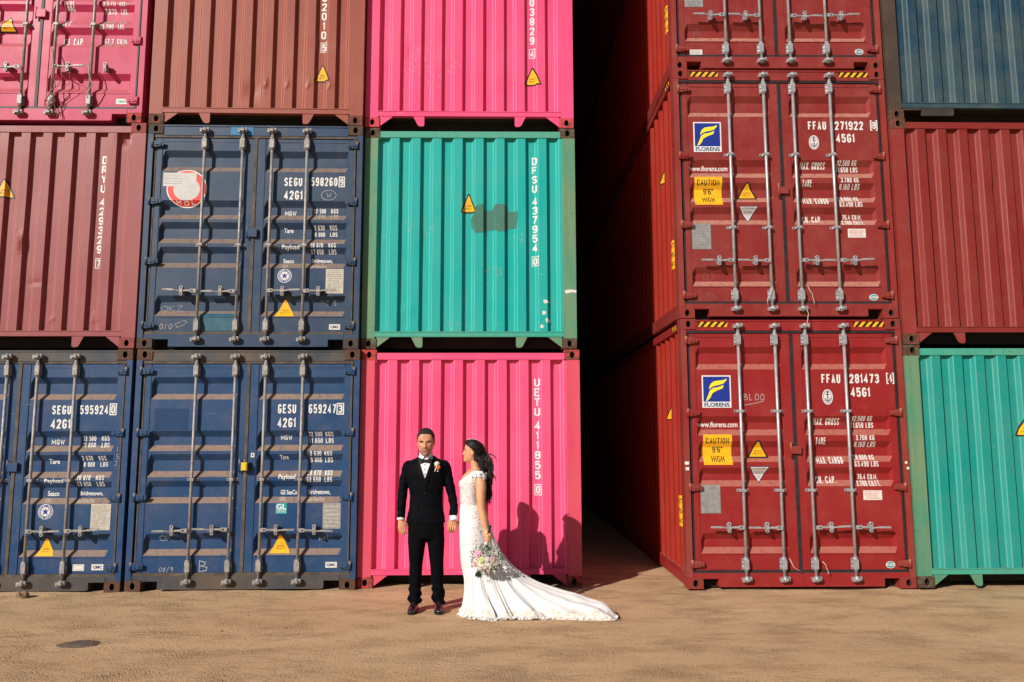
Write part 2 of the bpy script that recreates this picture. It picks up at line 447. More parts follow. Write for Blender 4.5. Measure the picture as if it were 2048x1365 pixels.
_mc = {}
def casting_mesh(mat):
    k = ('cast', mat.name)
    if k in _mc: return _mc[k]
    mb = MB(); w, h, dp = 0.17, 0.118, 0.162; n = 20
    cx, cz = 0.085, 0.059
    y0 = -0.004
    oval = [(cx+0.026*math.cos(a), cz+0.037*math.sin(a)) for a in [2*math.pi*i/n for i in range(n)]]
    outer = []
    for i in range(n):
        a = 2*math.pi*i/n; c_, s_ = math.cos(a), math.sin(a)
        k2 = min((w/2-0.002)/abs(c_) if abs(c_) > 1e-6 else 9, (h/2-0.002)/abs(s_) if abs(s_) > 1e-6 else 9)
        outer.append((cx+c_*k2, cz+s_*k2))
    # exact corners
    ci = [min(range(n), key=lambda i: abs(outer[i][0]-X)+abs(outer[i][1]-Z)) for X, Z in ((w-.002, h-.002), (.002, h-.002), (.002, .002), (w-.002, .002))]
    for i, (X, Z) in zip(ci, ((w-.002, h-.002), (.002, h-.002), (.002, .002), (w-.002, .002))): outer[i] = (X, Z)
    vs = [(x, y0, z) for x, z in outer]+[(x, y0, z) for x, z in oval]+[(x, 0.045, z) for x, z in oval]
    fs = []; fd = []
    for i in range(n):
        j = (i+1) % n
        fs.append((i, j, j+n, i+n)); fd.append((i+n, j+n, j+2*n, i+2*n))
    mb.add(vs, fs, mat); mb.add(vs, fd, M_hole); mb.add([(x, 0.045, z) for x, z in oval], [tuple(range(n))], M_hole)
    x0, x1, z0, z1 = .002, w-.002, .002, h-.002
    mb.add([(x0, y0, z0), (x1, y0, z0), (x1, y0, z1), (x0, y0, z1), (0, y0+.006, 0), (w, y0+.006, 0), (w, y0+.006, h), (0, y0+.006, h), (0, dp, 0), (w, dp, 0), (w, dp, h), (0, dp, h)],
           [(0, 1, 5, 4), (1, 2, 6, 5), (2, 3, 7, 6), (3, 0, 4, 7), (4, 5, 9, 8), (5, 6, 10, 9), (6, 7, 11, 10), (7, 4, 8, 11), (8, 9, 10, 11)], mat)
    _mc[k] = mb.mesh('corner_casting'); return _mc[k]

def side_mesh(H, mat, right):
    k = ('side', H, mat.name, right)
    if k in _mc: return _mc[k]
    mb = MB(); ys = [0.0]+[0.10+i*SIDE_P+d for i in range(43) for d in (0, .068, .138, .206) if 0.10+i*SIDE_P+d < CL-0.1]+[CL]
    zs = [0.16, H*0.5, H-0.10]
    x = lambda y: (CW-0.014-side_prof(y)) if right else (0.014+side_prof(y))
    vs = [(x(y), y, z) for z in zs for y in ys]; n = len(ys)
    fs = [(j*n+i, j*n+i+1, (j+1)*n+i+1, (j+1)*n+i) for j in range(len(zs)-1) for i in range(n-1)]
    mb.add(vs, fs, mat); mb.keep = True
    _mc[k] = mb.mesh('side_wall'); return _mc[k]

def hinge_mesh(mat, mirror):
    k = ('hinge', mat.name, mirror)
    if k in _mc: return _mc[k]
    mb = MB(); s = -1 if mirror else 1
    def P(a, b): return (a, b) if s > 0 else (b, a)
    # tapered blade lying on the door, knuckle on the post, two bolts
    pts = [(0.0, -0.036), (0.035, -0.036), (0.125, -0.022), (0.125, 0.022), (0.035, 0.036), (0.0, 0.036)]
    if s < 0: pts = [(-a, b) for a, b in pts][::-1]
    mb.prism_y(pts, -0.012, 0.0, mat)
    pts = [(0.02, -0.012), (0.10, -0.008), (0.10, 0.008), (0.02, 0.012)]
    if s < 0: pts = [(-a, b) for a, b in pts][::-1]
    mb.prism_y(pts, -0.02, -0.0121, mat)
    mb.tube([(0, -0.008, -0.045), (0, -0.008, 0.045)], 0.016, 10, mat)
    for q in (0.045, 0.09):
        for z in (-0.018, 0.018): mb.tube([(s*q, -0.024, z*0.8), (s*q, -0.010, z*0.8)], 0.006, 6, mat)
    _mc[k] = mb.mesh('hinge'); return _mc[k]

def guide_mesh(mat):
    k = ('guide', mat.name)
    if k in _mc: return _mc[k]
    mb = MB(); mb.box(-0.042, 0.036, -0.006, 0.0, -0.058, 0.058, mat)
    mb.box(-0.024, 0.024, -0.046, -0.007, -0.05, 0.05, mat)
    for x, z in ((-.033, .042), (-.033, -.042), (-.033, 0), (.030, .04), (.030, -.04)): mb.tube([(x, -0.012, z), (x, -0.004, z)], 0.0055, 6, M_hole)
    mb.tube([(0, -0.0225, -0.075), (0, -0.0225, 0.075)], 0.0235, 10, mat)
    _mc[k] = mb.mesh('rod_guide'); return _mc[k]
def clip_mesh(mat):
    k = ('clip', mat.name)
    if k in _mc: return _mc[k]
    mb = MB(); mb.box(-0.062, 0.062, -0.008, 0.0, -0.015, 0.015, mat); mb.box(-0.026, 0.026, -0.063, -0.009, -0.014, 0.014, mat)
    for x in (-.048, .048): mb.tube([(x, -0.016, 0), (x, -0.006, 0)], 0.007, 6, M_hole)
    _mc[k] = mb.mesh('rod_clip'); return _mc[k]
def cam_mesh(mat, dark=True):
    k = ('cam', mat.name)
    if k in _mc: return _mc[k]
    mb = MB()
    mb.box(-0.05, 0.045, -0.02, 0.0, -0.016, 0.016, mat)
    mb.box(-0.05, -0.028, -0.058, -0.0201, -0.026, 0.014, mat); mb.box(0.026, 0.046, -0.055, -0.0201, -0.014, 0.026, mat)
    mb.tube([(-0.035, -0.05, 0.0), (0.0, -0.066, 0.008), (0.034, -0.05, -0.004)], 0.011, 7, mat)
    mb.tube([(0, -0.033, -0.03), (0, -0.033, 0.03)], 0.021, 8, mat)
    mb.box(-0.02, 0.02, -0.072, -0.055, -0.014, 0.004, mat)
    _mc[k] = mb.mesh('cam_keeper'); return _mc[k]
def handle_mesh(mat, s):
    k = ('handle', mat.name, s)
    if k in _mc: return _mc[k]
    mb = MB()
    mb.box(min(0, s*.062)-.002, max(0, s*.062), -0.066, -0.052, -0.02, 0.02, mat)
    mb.tube([(s*.04, -0.072, 0.0), (s*.04, -0.064, 0)], 0.008, 8, M_hole)
    pts = [(s*.05, -.058, 0), (s*.14, -.052, -.002), (s*.19, -.062, -.006), (s*.24, -.070, .0), (s*.36, -.074, .004)]
    for (a, b) in zip(pts[:-1], pts[1:]):
        w = 0.013 if a[0]*s < .15 else .009
        mb.tube([a, b], w, 6, mat, smooth=False)
    mb.box(min(s*.24, s*.365), max(s*.24, s*.365), -0.078, -0.066, -0.007, 0.013, mat)
    _mc[k] = mb.mesh('door_handle'); return _mc[k]
def latch_mesh(mat):
    k = ('latch', mat.name)
    if k in _mc: return _mc[k]
    mb = MB()
    mb.box(-0.012, 0.012, -0.07, 0.0, -0.03, 0.03, mat)
    mb.tube([(0, -0.082, 0.034), (0, -0.045, 0.034)], 0.021, 10, mat); mb.tube([(0, -0.082, -0.038), (0, -0.045, -0.038)], 0.019, 10, mat)
    mb.tube([(0, -0.0835, 0.034), (0, -0.07, 0.034)], 0.0085, 8, M_hole); mb.tube([(0, -0.0835, -0.040), (0, -0.07, -0.040)], 0.0085, 8, M_hole)
    mb.box(-0.017, 0.017, -0.088, -0.0836, -0.022, 0.018, mat)
    _mc[k] = mb.mesh('handle_latch'); return _mc[k]

_fold_hl = {}
def fold_highlight(pm):  # lighter paint that carries the edge highlight of sun-lit folds
    if pm.name not in _fold_hl:
        c, f = PAINTS[pm.name]; _fold_hl[pm.name] = paint(pm.name+'_fold_highlight', tuple(min(.9, x*1.06+.02) for x in f), tuple(min(.9, x*1.15+.05) for x in f), rust_amt=.3, off=len(_fold_hl)+.5, fade_amt=.8, dust_amt=.3)
    return _fold_hl[pm.name]
def container(loc, rz, H, pm, cast, label, group, post=None, metal=None, front='door', gask=None, sd=0, fade_rail=None, rods=(0.644, 1.07, 1.40, 1.81), light=False, dents=(), handles=(1, 1, 1, 1), nclips=1, side=None, back=False, seam='tabs'):
    root = thing('shipping_container', label, 'container', loc, rz, group)
    rods = [x-(loc[0]+x-1.5)*.0050 for x in rods]   # the rods stand proud of the doors
    post = post or pm; metal = metal or M_galvdirty; gask = gask or M_gasket; rail = fade_rail or pm
    out = {'root': root, 'sd': sd, 'H': H}
    # shell: side walls, roof, floor, rear
    link('side_wall', side_mesh(H, side or pm, False), root); link('side_wall', side_mesh(H, pm, True), root)
    for k_, x0, x1 in (('l', 0.0, 0.06), ('r', CW-0.06, CW)):
        mb = MB(); mb.box(x0, x1, 0.165, CL-0.165, H-0.12, H-0.03, pm); link('top_side_rail', mb.mesh('top_side_rail'), root)
        mb = MB(); mb.box(x0+.004 if k_ == 'l' else x0, x1 if k_ == 'l' else x1-.004, 0.165, CL-0.165, 0.02, 0.165, pm); link('bottom_side_rail', mb.mesh('bottom_side_rail'), root)
    mb = MB(); mb.box(0.061, CW-0.061, 0.16, CL-0.05, H-0.045, H-0.03, pm); link('roof', mb.mesh('roof'), root)
    mb = MB(); mb.box(0.061, CW-0.061, 0.14, CL-0.05, 0.155, 0.18, M_ply); mb.box(0.02, CW-0.02, CL-0.05, CL-0.01, 0.03, H-0.03, pm)
    link('floor', mb.mesh('floor'), root)
    mb = MB()
    for i in range(3): mb.box(0.07, CW-0.07, 0.22+i*0.6, 0.26+i*0.6, 0.03, 0.154, M_under)
    link('underframe', mb.mesh('underframe'), root)
    if light: 
        mb = MB(); mb.box(0.0, CW, 0.0, 0.15, 0.0, H, pm); link('front_frame', mb.mesh('front_frame'), root); return out
    # castings
    for x, m_ in ((0.0, 1), (CW-0.17, -1)):
        for z in (0.0, H-0.118): link('corner_casting', casting_mesh(cast), root, (x, 0, z))
    for x in (0.0, CW-0.17):
        for z in (0.0, H-0.118):
            o = link('corner_casting', casting_mesh(cast), root, (x+0.17, CL, z)); o.rotation_euler = (0, 0, math.pi)
    if front == 'door':
        kind = 'red' if H > 2.7 else 'blue'
        zg0, zg1 = 0.176, H-0.143
        # posts: stepped J-section
        for x0, x1 in ((0.0, 0.062), (CW-0.062, CW)):
            mb = MB(); mb.box(x0, x1, 0.0, 0.16, 0.1185, H-0.1185, post)
            if x0 == 0: mb.box(0.0621, 0.082, 0.07, 0.15, 0.1185, H-0.1185, M_under)
            else: mb.box(CW-0.082, CW-0.0621, 0.07, 0.15, 0.1185, H-0.1185, M_under)
            link('corner_post', mb.mesh('corner_post'), root)
        # header
        mb = MB(); mb.box(0.1705, CW-0.1705, 0.006, 0.12, zg1+0.012, H-0.012, rail); mb.box(0.1705, CW-0.1705, -0.002, 0.0055, H-0.028, H-0.012, rail)
        mb.box(0.0625, 0.17, 0.01, 0.12, zg1+0.012, H-0.1185, rail); mb.box(CW-0.17, CW-0.0625, 0.01, 0.12, zg1+0.012, H-0.1185, rail)
        hd = link('door_header', mb.mesh('door_header'), root)
        # sill with fork pockets beside the castings
        nx = 0.335 if kind == 'red' else 0.34
        mb = MB(); mb.prism_y([(0.1705, 0.105), (nx, 0.105), (nx, 0.022), (CW-nx, 0.022), (CW-nx, 0.105), (CW-0.1705, 0.105), (CW-0.1705, zg0-0.012), (0.1705, zg0-0.012)], 0.004, 0.13, rail)
        mb.box(0.0625, 0.17, 0.008, 0.12, 0.1185, zg0-0.012, rail); mb.box(CW-0.17, CW-0.0625, 0.008, 0.12, 0.1185, zg0-0.012, rail)
        mb.box(nx+0.01, CW-nx-0.01, -0.006, 0.0035, 0.022, 0.034, rail)
        link('door_sill', mb.mesh('door_sill'), root)
        for a_ in (0.09, CW-0.36):
            mb = MB(); mb.box(a_, a_+.27, 0.135, 0.14, 0.0, 0.15, M_hole); link('fork_pocket', mb.mesh('fork_pocket'), root)
        # seals
        mb = MB()
        mb.box(0.07, CW-0.07, 0.012, 0.05, zg1-0.014, zg1+0.0115, gask); mb.box(0.07, CW-0.07, 0.012, 0.05, zg0-0.0115, zg0+0.014, gask)
        mb.box(0.078, 0.094, 0.02, 0.06, zg0+0.0145, zg1-0.0145, gask); mb.box(CW-0.094, CW-0.078, 0.012, 0.06, zg0+0.0145, zg1-0.0145, gask)
        mb.box(1.202, 1.236, 0.016, 0.06, zg0+0.0145, zg1-0.0145, gask)
        link('door_seal', mb.mesh('door_seal'), root)
        doors = []
        for di, (d0, d1, pa, pb) in enumerate(((0.095, 1.2015, 0.165, 1.105), (1.2365, 2.343, 1.335, 2.275))):
            xs = [d0, pa-0.0005, pa, pa+0.03]+[lerp(pa+0.03, pb-0.03, t/8) for t in range(1, 8)]+[pb-0.03, pb, pb+0.0005, d1]
            zc = [zg0+0.015, zg0+0.05]+sorted(door_vcuts(kind))+[zg1-0.05, zg1-0.015]
            zs = sorted(set(zc+[lerp(a, b, .5) for a, b in zip(zc[:-1], zc[1:]) if b-a > .12]))
            mb = MB(); n = len(xs)
            vs = [(x, door_surf(x, z, pa, pb, kind, sd+di), z) for z in zs for x in xs]
            mb.add(vs, [(j*n+i, j*n+i+1, (j+1)*n+i+1, (j+1)*n+i) for j in range(len(zs)-1) for i in range(n-1)], pm); mb.keep = True
            # door edge, welded frame lips and backing
            mb.box(d0, d1, 0.088, 0.1, zs[0], zs[-1], pm)
            for x0_, x1_ in ((d0, pa-0.008), (pb+0.008, d1)): mb.box(x0_, x1_, DY-0.006, DY+0.05, zs[0], zs[-1], pm)
            mb.box(pa, pb, DY-0.005, DY+0.02, zg1-0.06, zg1-0.0155, pm)
            me = mb.mesh('door'); dr = link('door', me, root); doors.append(dr)
            mb = MB(); mb.box(pa, pb, DY-0.0065, DY-0.003, zs[0]+0.055 + (0.11), zs[0]+0.06+0.11, pm); link('weld_seam', mb.mesh('weld_seam'), dr)
            hz = [(H-0.24), (H-0.24)*0.715, (H-0.24)*0.42, 0.262] if kind == 'blue' else [2.655, 1.862, 1.062, 0.258]
            for z in hz:
                if di == 0: link('hinge', hinge_mesh(post, False), dr, (0.058, 0.002, z))
                else: link('hinge', hinge_mesh(post, True), dr, (CW-0.058, 0.002, z))
            for ri in (0, 1):
                q = di*2+ri; x = rods[q]
                mb = MB(); mb.tube([(x, -0.014, 0.11), (x, -0.014, H-0.075)], 0.0165, 10, metal); link('locking_rod', mb.mesh('locking_rod'), dr)
                link('rod_guide', guide_mesh(metal), dr, (x, 0.0085, 0.258)); link('rod_guide', guide_mesh(metal), dr, (x, 0.0085, H-0.232))
                link('cam_keeper', cam_mesh(metal), dr, (x, 0.0035, 0.104)); link('cam_keeper', cam_mesh(metal), dr, (x, 0.0055, H-0.082))
                for z in ([1.175] if nclips == 1 else [1.88, 1.03]): link('rod_clip', clip_mesh(metal), dr, (x, DY-0.002, z))
                s = -1 if di == 0 else 1
                if handles[q] == 1: link('door_handle', handle_mesh(metal, s), dr, (x+s*0.012, 0.010, 0.645+random.uniform(-.006, .006))).rotation_euler = (0, random.uniform(-.035, .035), 0)
                if handles[q]: link('handle_latch', latch_mesh(metal), dr, (x+s*0.175, DY-0.001, 0.645))
        mb = MB(); mb.box(1.17, 1.272, -0.012, 0.012, 1.42 if kind == 'red' else 1.27, 1.50 if kind == 'red' else 1.365, post)
        mb.tube([(1.164, -0.004, (1.38 if kind == 'red' else 1.25)), (1.164, -0.004, (1.54 if kind == 'red' else 1.39))], 0.011, 8, post)
        link('lock_box', mb.mesh('lock_box'), root)
        def place(u, v, off):
            di = 0 if u < 1.21 else 1
            pa, pb = ((0.165, 1.105), (1.335, 2.275))[di]
            y = door_surf(u, v, pa, pb, kind, sd+di)
            if u < pa-0.008 or (pb+0.008 < u < 1.2) or (1.2 < u < 1.327) or u > 2.283: y = min(y, DY-0.006)
            return Vector((u, y-off, v))
        out.update(doors=doors, place=place, ucuts=[0.157, .165, .195, 1.075, 1.105, 1.113, 1.327, 1.335, 1.365, 2.245, 2.275, 2.283], vcuts=door_vcuts(kind), header=hd, kind=kind)
    else:
        for x0, x1 in ((0.0, 0.15), (CW-0.15, CW)):
            mb = MB(); mb.box(x0, x1, 0.0, 0.16, 0.1185, H-0.1185, post); link('corner_post', mb.mesh('corner_post'), root)
        mb = MB(); mb.box(0.1705, CW-0.1705, 0.004, 0.07, H-0.112, H-0.038, rail); mb.box(0.1505, 0.17, 0.008, 0.07, H-0.135, H-0.1185, rail); link('top_rail', mb.mesh('top_rail'), root)
        mb = MB(); mb.box(0.1505, CW-0.1505, 0.002, 0.07, 0.137, 0.198, rail)
        mb.box(0.1505, CW-0.1505, -0.004, 0.0015, 0.19, 0.198, rail)
        link('bottom_rail', mb.mesh('bottom_rail'), root)
        if seam == 'tabs':
            for s in (0, 1):
                f = (lambda x: x) if s == 0 else (lambda x: CW-x)
                pts = [(f(0.1705), 0.015), (f(0.33), 0.1365), (f(0.1705), 0.1365)]
                if s: pts = pts[::-1]
                mb = MB(); mb.prism_y(pts, 0.01, 0.02, post); link('corner_gusset', mb.mesh('corner_gusset'), root)
                pts = [(f(0.56), 0.1365), (f(0.615), 0.028), (f(0.64), 0.014), (f(0.675), 0.014), (f(0.69), 0.03), (f(0.69), 0.1365)]
                if s: pts = pts[::-1]
                mb = MB(); mb.prism_y(pts[::-1], 0.008, 0.02, post); link('rail_tab', mb.mesh('rail_tab'), root)
        else:
            mb = MB(); mb.prism_y([(0.1705, 0.11), (0.385, 0.11), (0.375, 0.044), (0.74, 0.044), (0.755, 0.07), (0.755, 0.1365), (0.1705, 0.1365)], 0.006, 0.02, post); link('corner_gusset', mb.mesh('corner_gusset'), root)
        # corrugated end wall
        cs = end_cuts(); xs = [0.15]+cs+[CW-0.15]
        for i in range(9):
            a = END_X0+i*END_P; xs += [a+.106, a+.118, a+.141, a+.152]
        xs = sorted(x for x in set(xs) if x <= CW-0.15)
        nz = 46 if dents else 12
        zs = [lerp(0.17, H-0.045, j/nz) for j in range(nz+1)]
        if dents:
            xs2 = []
            for a, b in zip(xs[:-1], xs[1:]):
                xs2 += [a, lerp(a, b, 1/3), lerp(a, b, 2/3)] if b-a > 0.05 else [a]
            xs = xs2+[xs[-1]]
        mb = MB(); n = len(xs)
        mb.add([(x, end_surf(x, z, sd, dents), z) for z in zs for x in xs], [(j*n+i, j*n+i+1, (j+1)*n+i+1, (j+1)*n+i) for j in range(len(zs)-1) for i in range(n-1)], pm)
        mb.keep = True
        ek = mb.mi(fold_highlight(pm))
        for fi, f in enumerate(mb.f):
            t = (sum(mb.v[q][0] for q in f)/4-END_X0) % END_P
            if .106 < t < .118 or .141 < t < .152: mb.m[fi] = ek   # edge highlights of the lit folds put into the colour, with some wear
        # cap strips under the top rail where the valleys meet it
        link('end_wall', mb.mesh('end_wall'), root)
        ew = root.children[-1]
        out.update(doors=[ew], place=lambda u, v, off: Vector((u, end_surf(u, v, sd, dents)-off, v)), ucuts=cs, vcuts=[])
    out['splace'] = lambda u, v, off: Vector((0.014+side_prof(u)-off, u, v))
    return out

# ------------------------------------------------------------------ paints; lens vignette put into the darker tones of corner containers
P_blue1 = paint('blue_container_paint', (0.005, 0.046, 0.150), (0.022, 0.068, 0.135), dust=(0.27, 0.18, 0.125), dust_amt=0.92, rust_amt=0.35, off=1, fade_amt=0.55)
P_blue2 = paint('dull_blue_container_paint', (0.010, 0.040, 0.105), (0.032, 0.060, 0.100), dust=(0.25, 0.17, 0.12), dust_amt=0.82, rust_amt=0.55, off=2, fade_amt=0.7)
P_bluerail = paint('scraped_blue_paint', (0.030, 0.048, 0.070), (0.105, 0.075, 0.052), dust_amt=0.6, rust_amt=1.0, off=3, fade_amt=1.0, grime=0.5)
P_pink1 = paint('bright_pink_container_paint', (0.82, 0.066, 0.195), (0.80, 0.12, 0.245), dust_amt=0.35, rust_amt=0.25, off=4, fade_amt=0.45, grime=0.12)
P_pinkpost = paint('faded_coral_pink_paint', (0.70, 0.065, 0.13), (0.58, 0.105, 0.12), dust_amt=0.4, rust_amt=0.6, off=5, fade_amt=0.8, grime=0.3)
P_pink3 = paint('pink_container_paint_upper', (0.82, 0.064, 0.195), (0.80, 0.13, 0.26), dust_amt=0.35, rust_amt=0.15, off=6, fade_amt=0.4, grime=0.12)
P_pinkdoor = paint('raspberry_container_paint', (0.50, 0.022, 0.098), (0.46, 0.05, 0.12), dust=(0.42, 0.22, 0.17), dust_amt=0.4, rust_amt=0.25, off=7, fade_amt=0.4)
P_teal = paint('turquoise_container_paint', (0.0, 0.36, 0.335), (0.04, 0.38, 0.335), dust_amt=0.35, rust_amt=0.2, off=8, fade_amt=0.4, grime=0.12)
P_tealpost = paint('weathered_green_paint', (0.065, 0.26, 0.165), (0.17, 0.26, 0.14), dust_amt=0.4, rust_amt=0.7, off=9, fade_amt=0.9, grime=0.35)
P_tealrail = paint('scraped_turquoise_paint', (0.04, 0.36, 0.27), (0.12, 0.30, 0.20), dust_amt=0.4, rust_amt=0.9, off=19, fade_amt=0.7, grime=0.3)
P_teal2 = paint('deep_turquoise_container_paint', (0.0, 0.26, 0.225), (0.05, 0.28, 0.24), dust_amt=0.35, rust_amt=0.25, off=10, fade_amt=0.5, grime=0.15)
P_maroon = paint('maroon_container_paint', (0.26, 0.050, 0.056), (0.31, 0.088, 0.088), dust_amt=0.4, rust_amt=0.3, off=11, fade_amt=0.6, grime=0.2)
P_rustred = paint('brick_red_container_paint', (0.27, 0.056, 0.035), (0.33, 0.095, 0.060), dust_amt=0.4, rust_amt=0.4, off=12, fade_amt=0.6, grime=0.2)
P_red = paint('dark_red_container_paint', (0.265, 0.012, 0.013), (0.285, 0.026, 0.024), dust=(0.48, 0.22, 0.16), dust_amt=0.5, rust_amt=0.12, off=13, fade_amt=0.4, grime=0.15)
P_redold = paint('faded_red_container_paint', (0.225, 0.017, 0.016), (0.25, 0.034, 0.029), dust=(0.45, 0.22, 0.16), dust_amt=0.75, rust_amt=0.2, off=14, fade_amt=0.7, grime=0.25)
P_redside = paint('orange_red_side_paint', (0.31, 0.020, 0.012), (0.33, 0.038, 0.022), dust_amt=0.3, rust_amt=0.12, off=21, fade_amt=0.4, grime=0.2)
P_redpost = paint('red_frame_paint', (0.25, 0.022, 0.020), (0.26, 0.06, 0.045), dust_amt=0.5, rust_amt=0.4, off=15, fade_amt=0.6)
P_red2 = paint('red_end_wall_paint', (0.21, 0.017, 0.014), (0.22, 0.035, 0.028), dust_amt=0.4, rust_amt=0.3, off=16, fade_amt=0.4, grime=0.25)
P_slate = paint('slate_blue_container_paint', (0.007, 0.042, 0.085), (0.050, 0.090, 0.092), dust_amt=0.5, rust_amt=0.5, off=17, fade_amt=0.9, grime=0.35)
P_slatepost = paint('grimy_brown_grey_paint', (0.04, 0.035, 0.032), (0.10, 0.06, 0.04), dust_amt=0.4, rust_amt=1.0, off=18, fade_amt=0.8)
P_far = paint('dark_navy_container_paint', (0.012, 0.02, 0.05), (0.02, 0.03, 0.05), dust_amt=0.3, rust_amt=0.3, off=20)  # kept dark: part of the gap's shade is put into this colour
R_brown = rusty('rusty_brown_casting', (0.10, 0.06, 0.05), 0.9, 1)
R_blue = rusty('rusty_blue_casting', (0.05, 0.055, 0.06), 0.6, 2)
R_pink = rusty('rusty_pink_casting', (0.55, 0.06, 0.08), 0.25, 3)
R_pinkr = rusty('half_rusted_pink_casting', (0.50, 0.05, 0.05), 0.55, 9)
R_red = rusty('rusty_red_casting', (0.24, 0.03, 0.025), 0.25, 4)
R_green = rusty('rusty_green_casting', (0.10, 0.14, 0.08), 0.75, 5)
R_maroon = rusty('rusty_maroon_casting', (0.26, 0.06, 0.055), 0.3, 6)
R_brick = rusty('rusty_brick_casting', (0.22, 0.05, 0.04), 0.7, 7)

def zrow(i, H): return (i-1)*H
H1, H2 = 2.591, 2.896
LG = 'stacked shipping containers'
C = {}
def K(key, x, y, dz, yaw_, H, *a, **k):
    C[key] = container((x, y, dz+(int(key[1])-1)*H), R(yaw_), H, *a, **k)

K('A1', -4.915, -.098, -.02, -.2, H1, P_blue1, R_brown, 'blue container with doors numbered SEGU 595924, at the left edge on the ground', LG, post=P_blue1, fade_rail=P_bluerail, gask=M_gasketdusty, sd=1)
K('A2', -4.928, -.062, -.006, -.13, H1, P_maroon, R_maroon, 'maroon ribbed container numbered DRYU 429329, at the left edge above a blue one', LG, front='end', sd=2,
  dents=((0.75+.36, 1.2, .03, .10, -.03), (2.2, 2.42, .07, .07, .03), (1.95, 0.35, .03, .03, -.012), (1.5, .32, .03, .04, -.014), (1.3, .75, .1, .03, .008), (2.0, .25, .05, .03, .01)))
K('A3', -4.995, -.06, 0.0, 0, H1, P_pinkdoor, R_pinkr, 'pink container with doors and a dangling rope, in the top left corner', LG, sd=3, handles=(1, 1, 1, 2), rods=(.62, 1.037, 1.385, 1.815))
K('B1', -2.442, -.087, -.017, .3, H1, P_blue1, R_brown, 'blue container with doors numbered GESU 659247 and a yellow lock, on the ground', LG, fade_rail=P_bluerail, gask=M_gasketdusty, sd=4)
K('B2', -2.472, -.052, -.006, .6, H1, P_blue2, R_blue, 'dull blue container with a round red and white sticker, numbered SEGU 598260, middle row', LG, gask=M_gasketdusty, sd=5, rods=(.633, 1.064, 1.40, 1.80))
K('B3', -2.48, -.048, -.003, .55, H1, P_rustred, R_brick, 'brick red ribbed container at the top between two pink ones', LG, front='end', sd=6, dents=((1.15, .42, .1, .12, .012), (1.3, .5, .03, .06, -.02), (1.55, .5, .03, .03, -.02), (1.8, .5, .03, .03, -.02), (2.05, .5, .03, .03, -.018), (1.95, 1.0, .2, .1, .008)))
K('C1', 0, 0, -.011, .04, H1, P_pink1, R_pinkr, 'bright pink ribbed container numbered UETU 411855 standing behind the couple', LG, post=P_pinkpost, front='end', sd=7, dents=((2.2, 2.44, .06, .05, .02),))
K('C2', -.021, .065, .004, -.37, H1, P_teal, R_green, 'turquoise ribbed container numbered DFSU 437954 with a grey-green patch', LG, post=P_tealpost, fade_rail=P_tealrail, front='end', sd=8, dents=((.7, 1.2, .12, .2, .006), (.5, .45, .1, .1, -.006)))
K('C3', -.029, .06, .014, -.12, H1, P_pink3, R_pink, 'pink ribbed container at the top beside the dark gap', LG, front='end', sd=9, dents=((.55, .95, .1, .12, .008), (.95, .9, .1, .14, -.008)))
K('D1', 3.534, -.217, .002, -.64, H2, P_red, R_red, 'dark red container with doors numbered FFAU 281473, on the ground right of the gap', LG, post=P_redpost, metal=M_galv, sd=10, side=P_redside, nclips=2, rods=(.64, 1.047, 1.385, 1.813))
K('D2', 3.529, -.212, .01, -.38, H2, P_redold, R_red, 'dark red container with doors numbered FFAU 271922, middle of its stack', LG, post=P_redpost, metal=M_galv, sd=11, side=P_redside, nclips=2, rods=(.64, 1.047, 1.385, 1.813))
K('D3', 3.528, -.199, .005, -.6, H2, P_redold, R_red, 'dark red container with doors, topmost of its stack in view', LG, post=P_redpost, metal=M_galv, sd=12, side=P_redside, nclips=2, rods=(.64, 1.047, 1.385, 1.813))
K('E1', 5.985, -.27, .012, 0, H1, P_teal2, R_green, 'turquoise ribbed container with pale green post at the lower right edge', LG, post=P_tealpost, front='end', sd=13, fade_rail=P_tealrail)
K('E2', 5.99, -.265, .018, 0, H1, P_red2, R_brick, 'red ribbed container at the right edge between slate blue and turquoise ones', LG, post=P_redpost, front='end', sd=14, dents=((1.15, 1.75, .08, .2, .012),))
K('E3', 5.99, -.25, .02, 0, H1, P_slate, R_brown, 'slate blue ribbed container with grimy frame in the top right corner', LG, post=P_slatepost, front='end', sd=15, seam='plate')
# the stacks go on upward above the frame and their flanks line the dark gap
for i, (x, H, m, lb) in enumerate([(-.02, H1, P_maroon, 'maroon container high up on the left flank of the dark gap'), (0, H1, P_blue2, 'blue container near the top of the left flank of the dark gap'), (-.01, H1, P_rustred, 'brick red container added topmost on the left flank to shade the dark gap'),  # the topmost left one is added, unseen, to shade the far end
                                    (3.53, H2, P_redold, 'dark red container high up on the right flank of the dark gap'), (3.54, H2, P_red2, 'red container near the top of the right flank of the dark gap')]):
    lvl = 3+(i if i < 3 else i-3)
    container((x, 0.06 if i < 3 else -.2, lvl*H+.02), 0, H, m, R_brown, lb, LG, light=True)
for lvl in range(6):
    names = ['lowest', 'second from the ground', 'third from the ground', 'fourth from the ground', 'fifth from the ground', 'topmost']
    container((9.0, 13.0+0.02*lvl, lvl*H1), R(90), H1, (P_far, P_slate, P_far, P_maroon, P_far, P_slate)[lvl], R_brown, 'dark container lying crosswise at the far end of the gap, '+names[lvl], 'containers closing the far end of the gap', light=True)
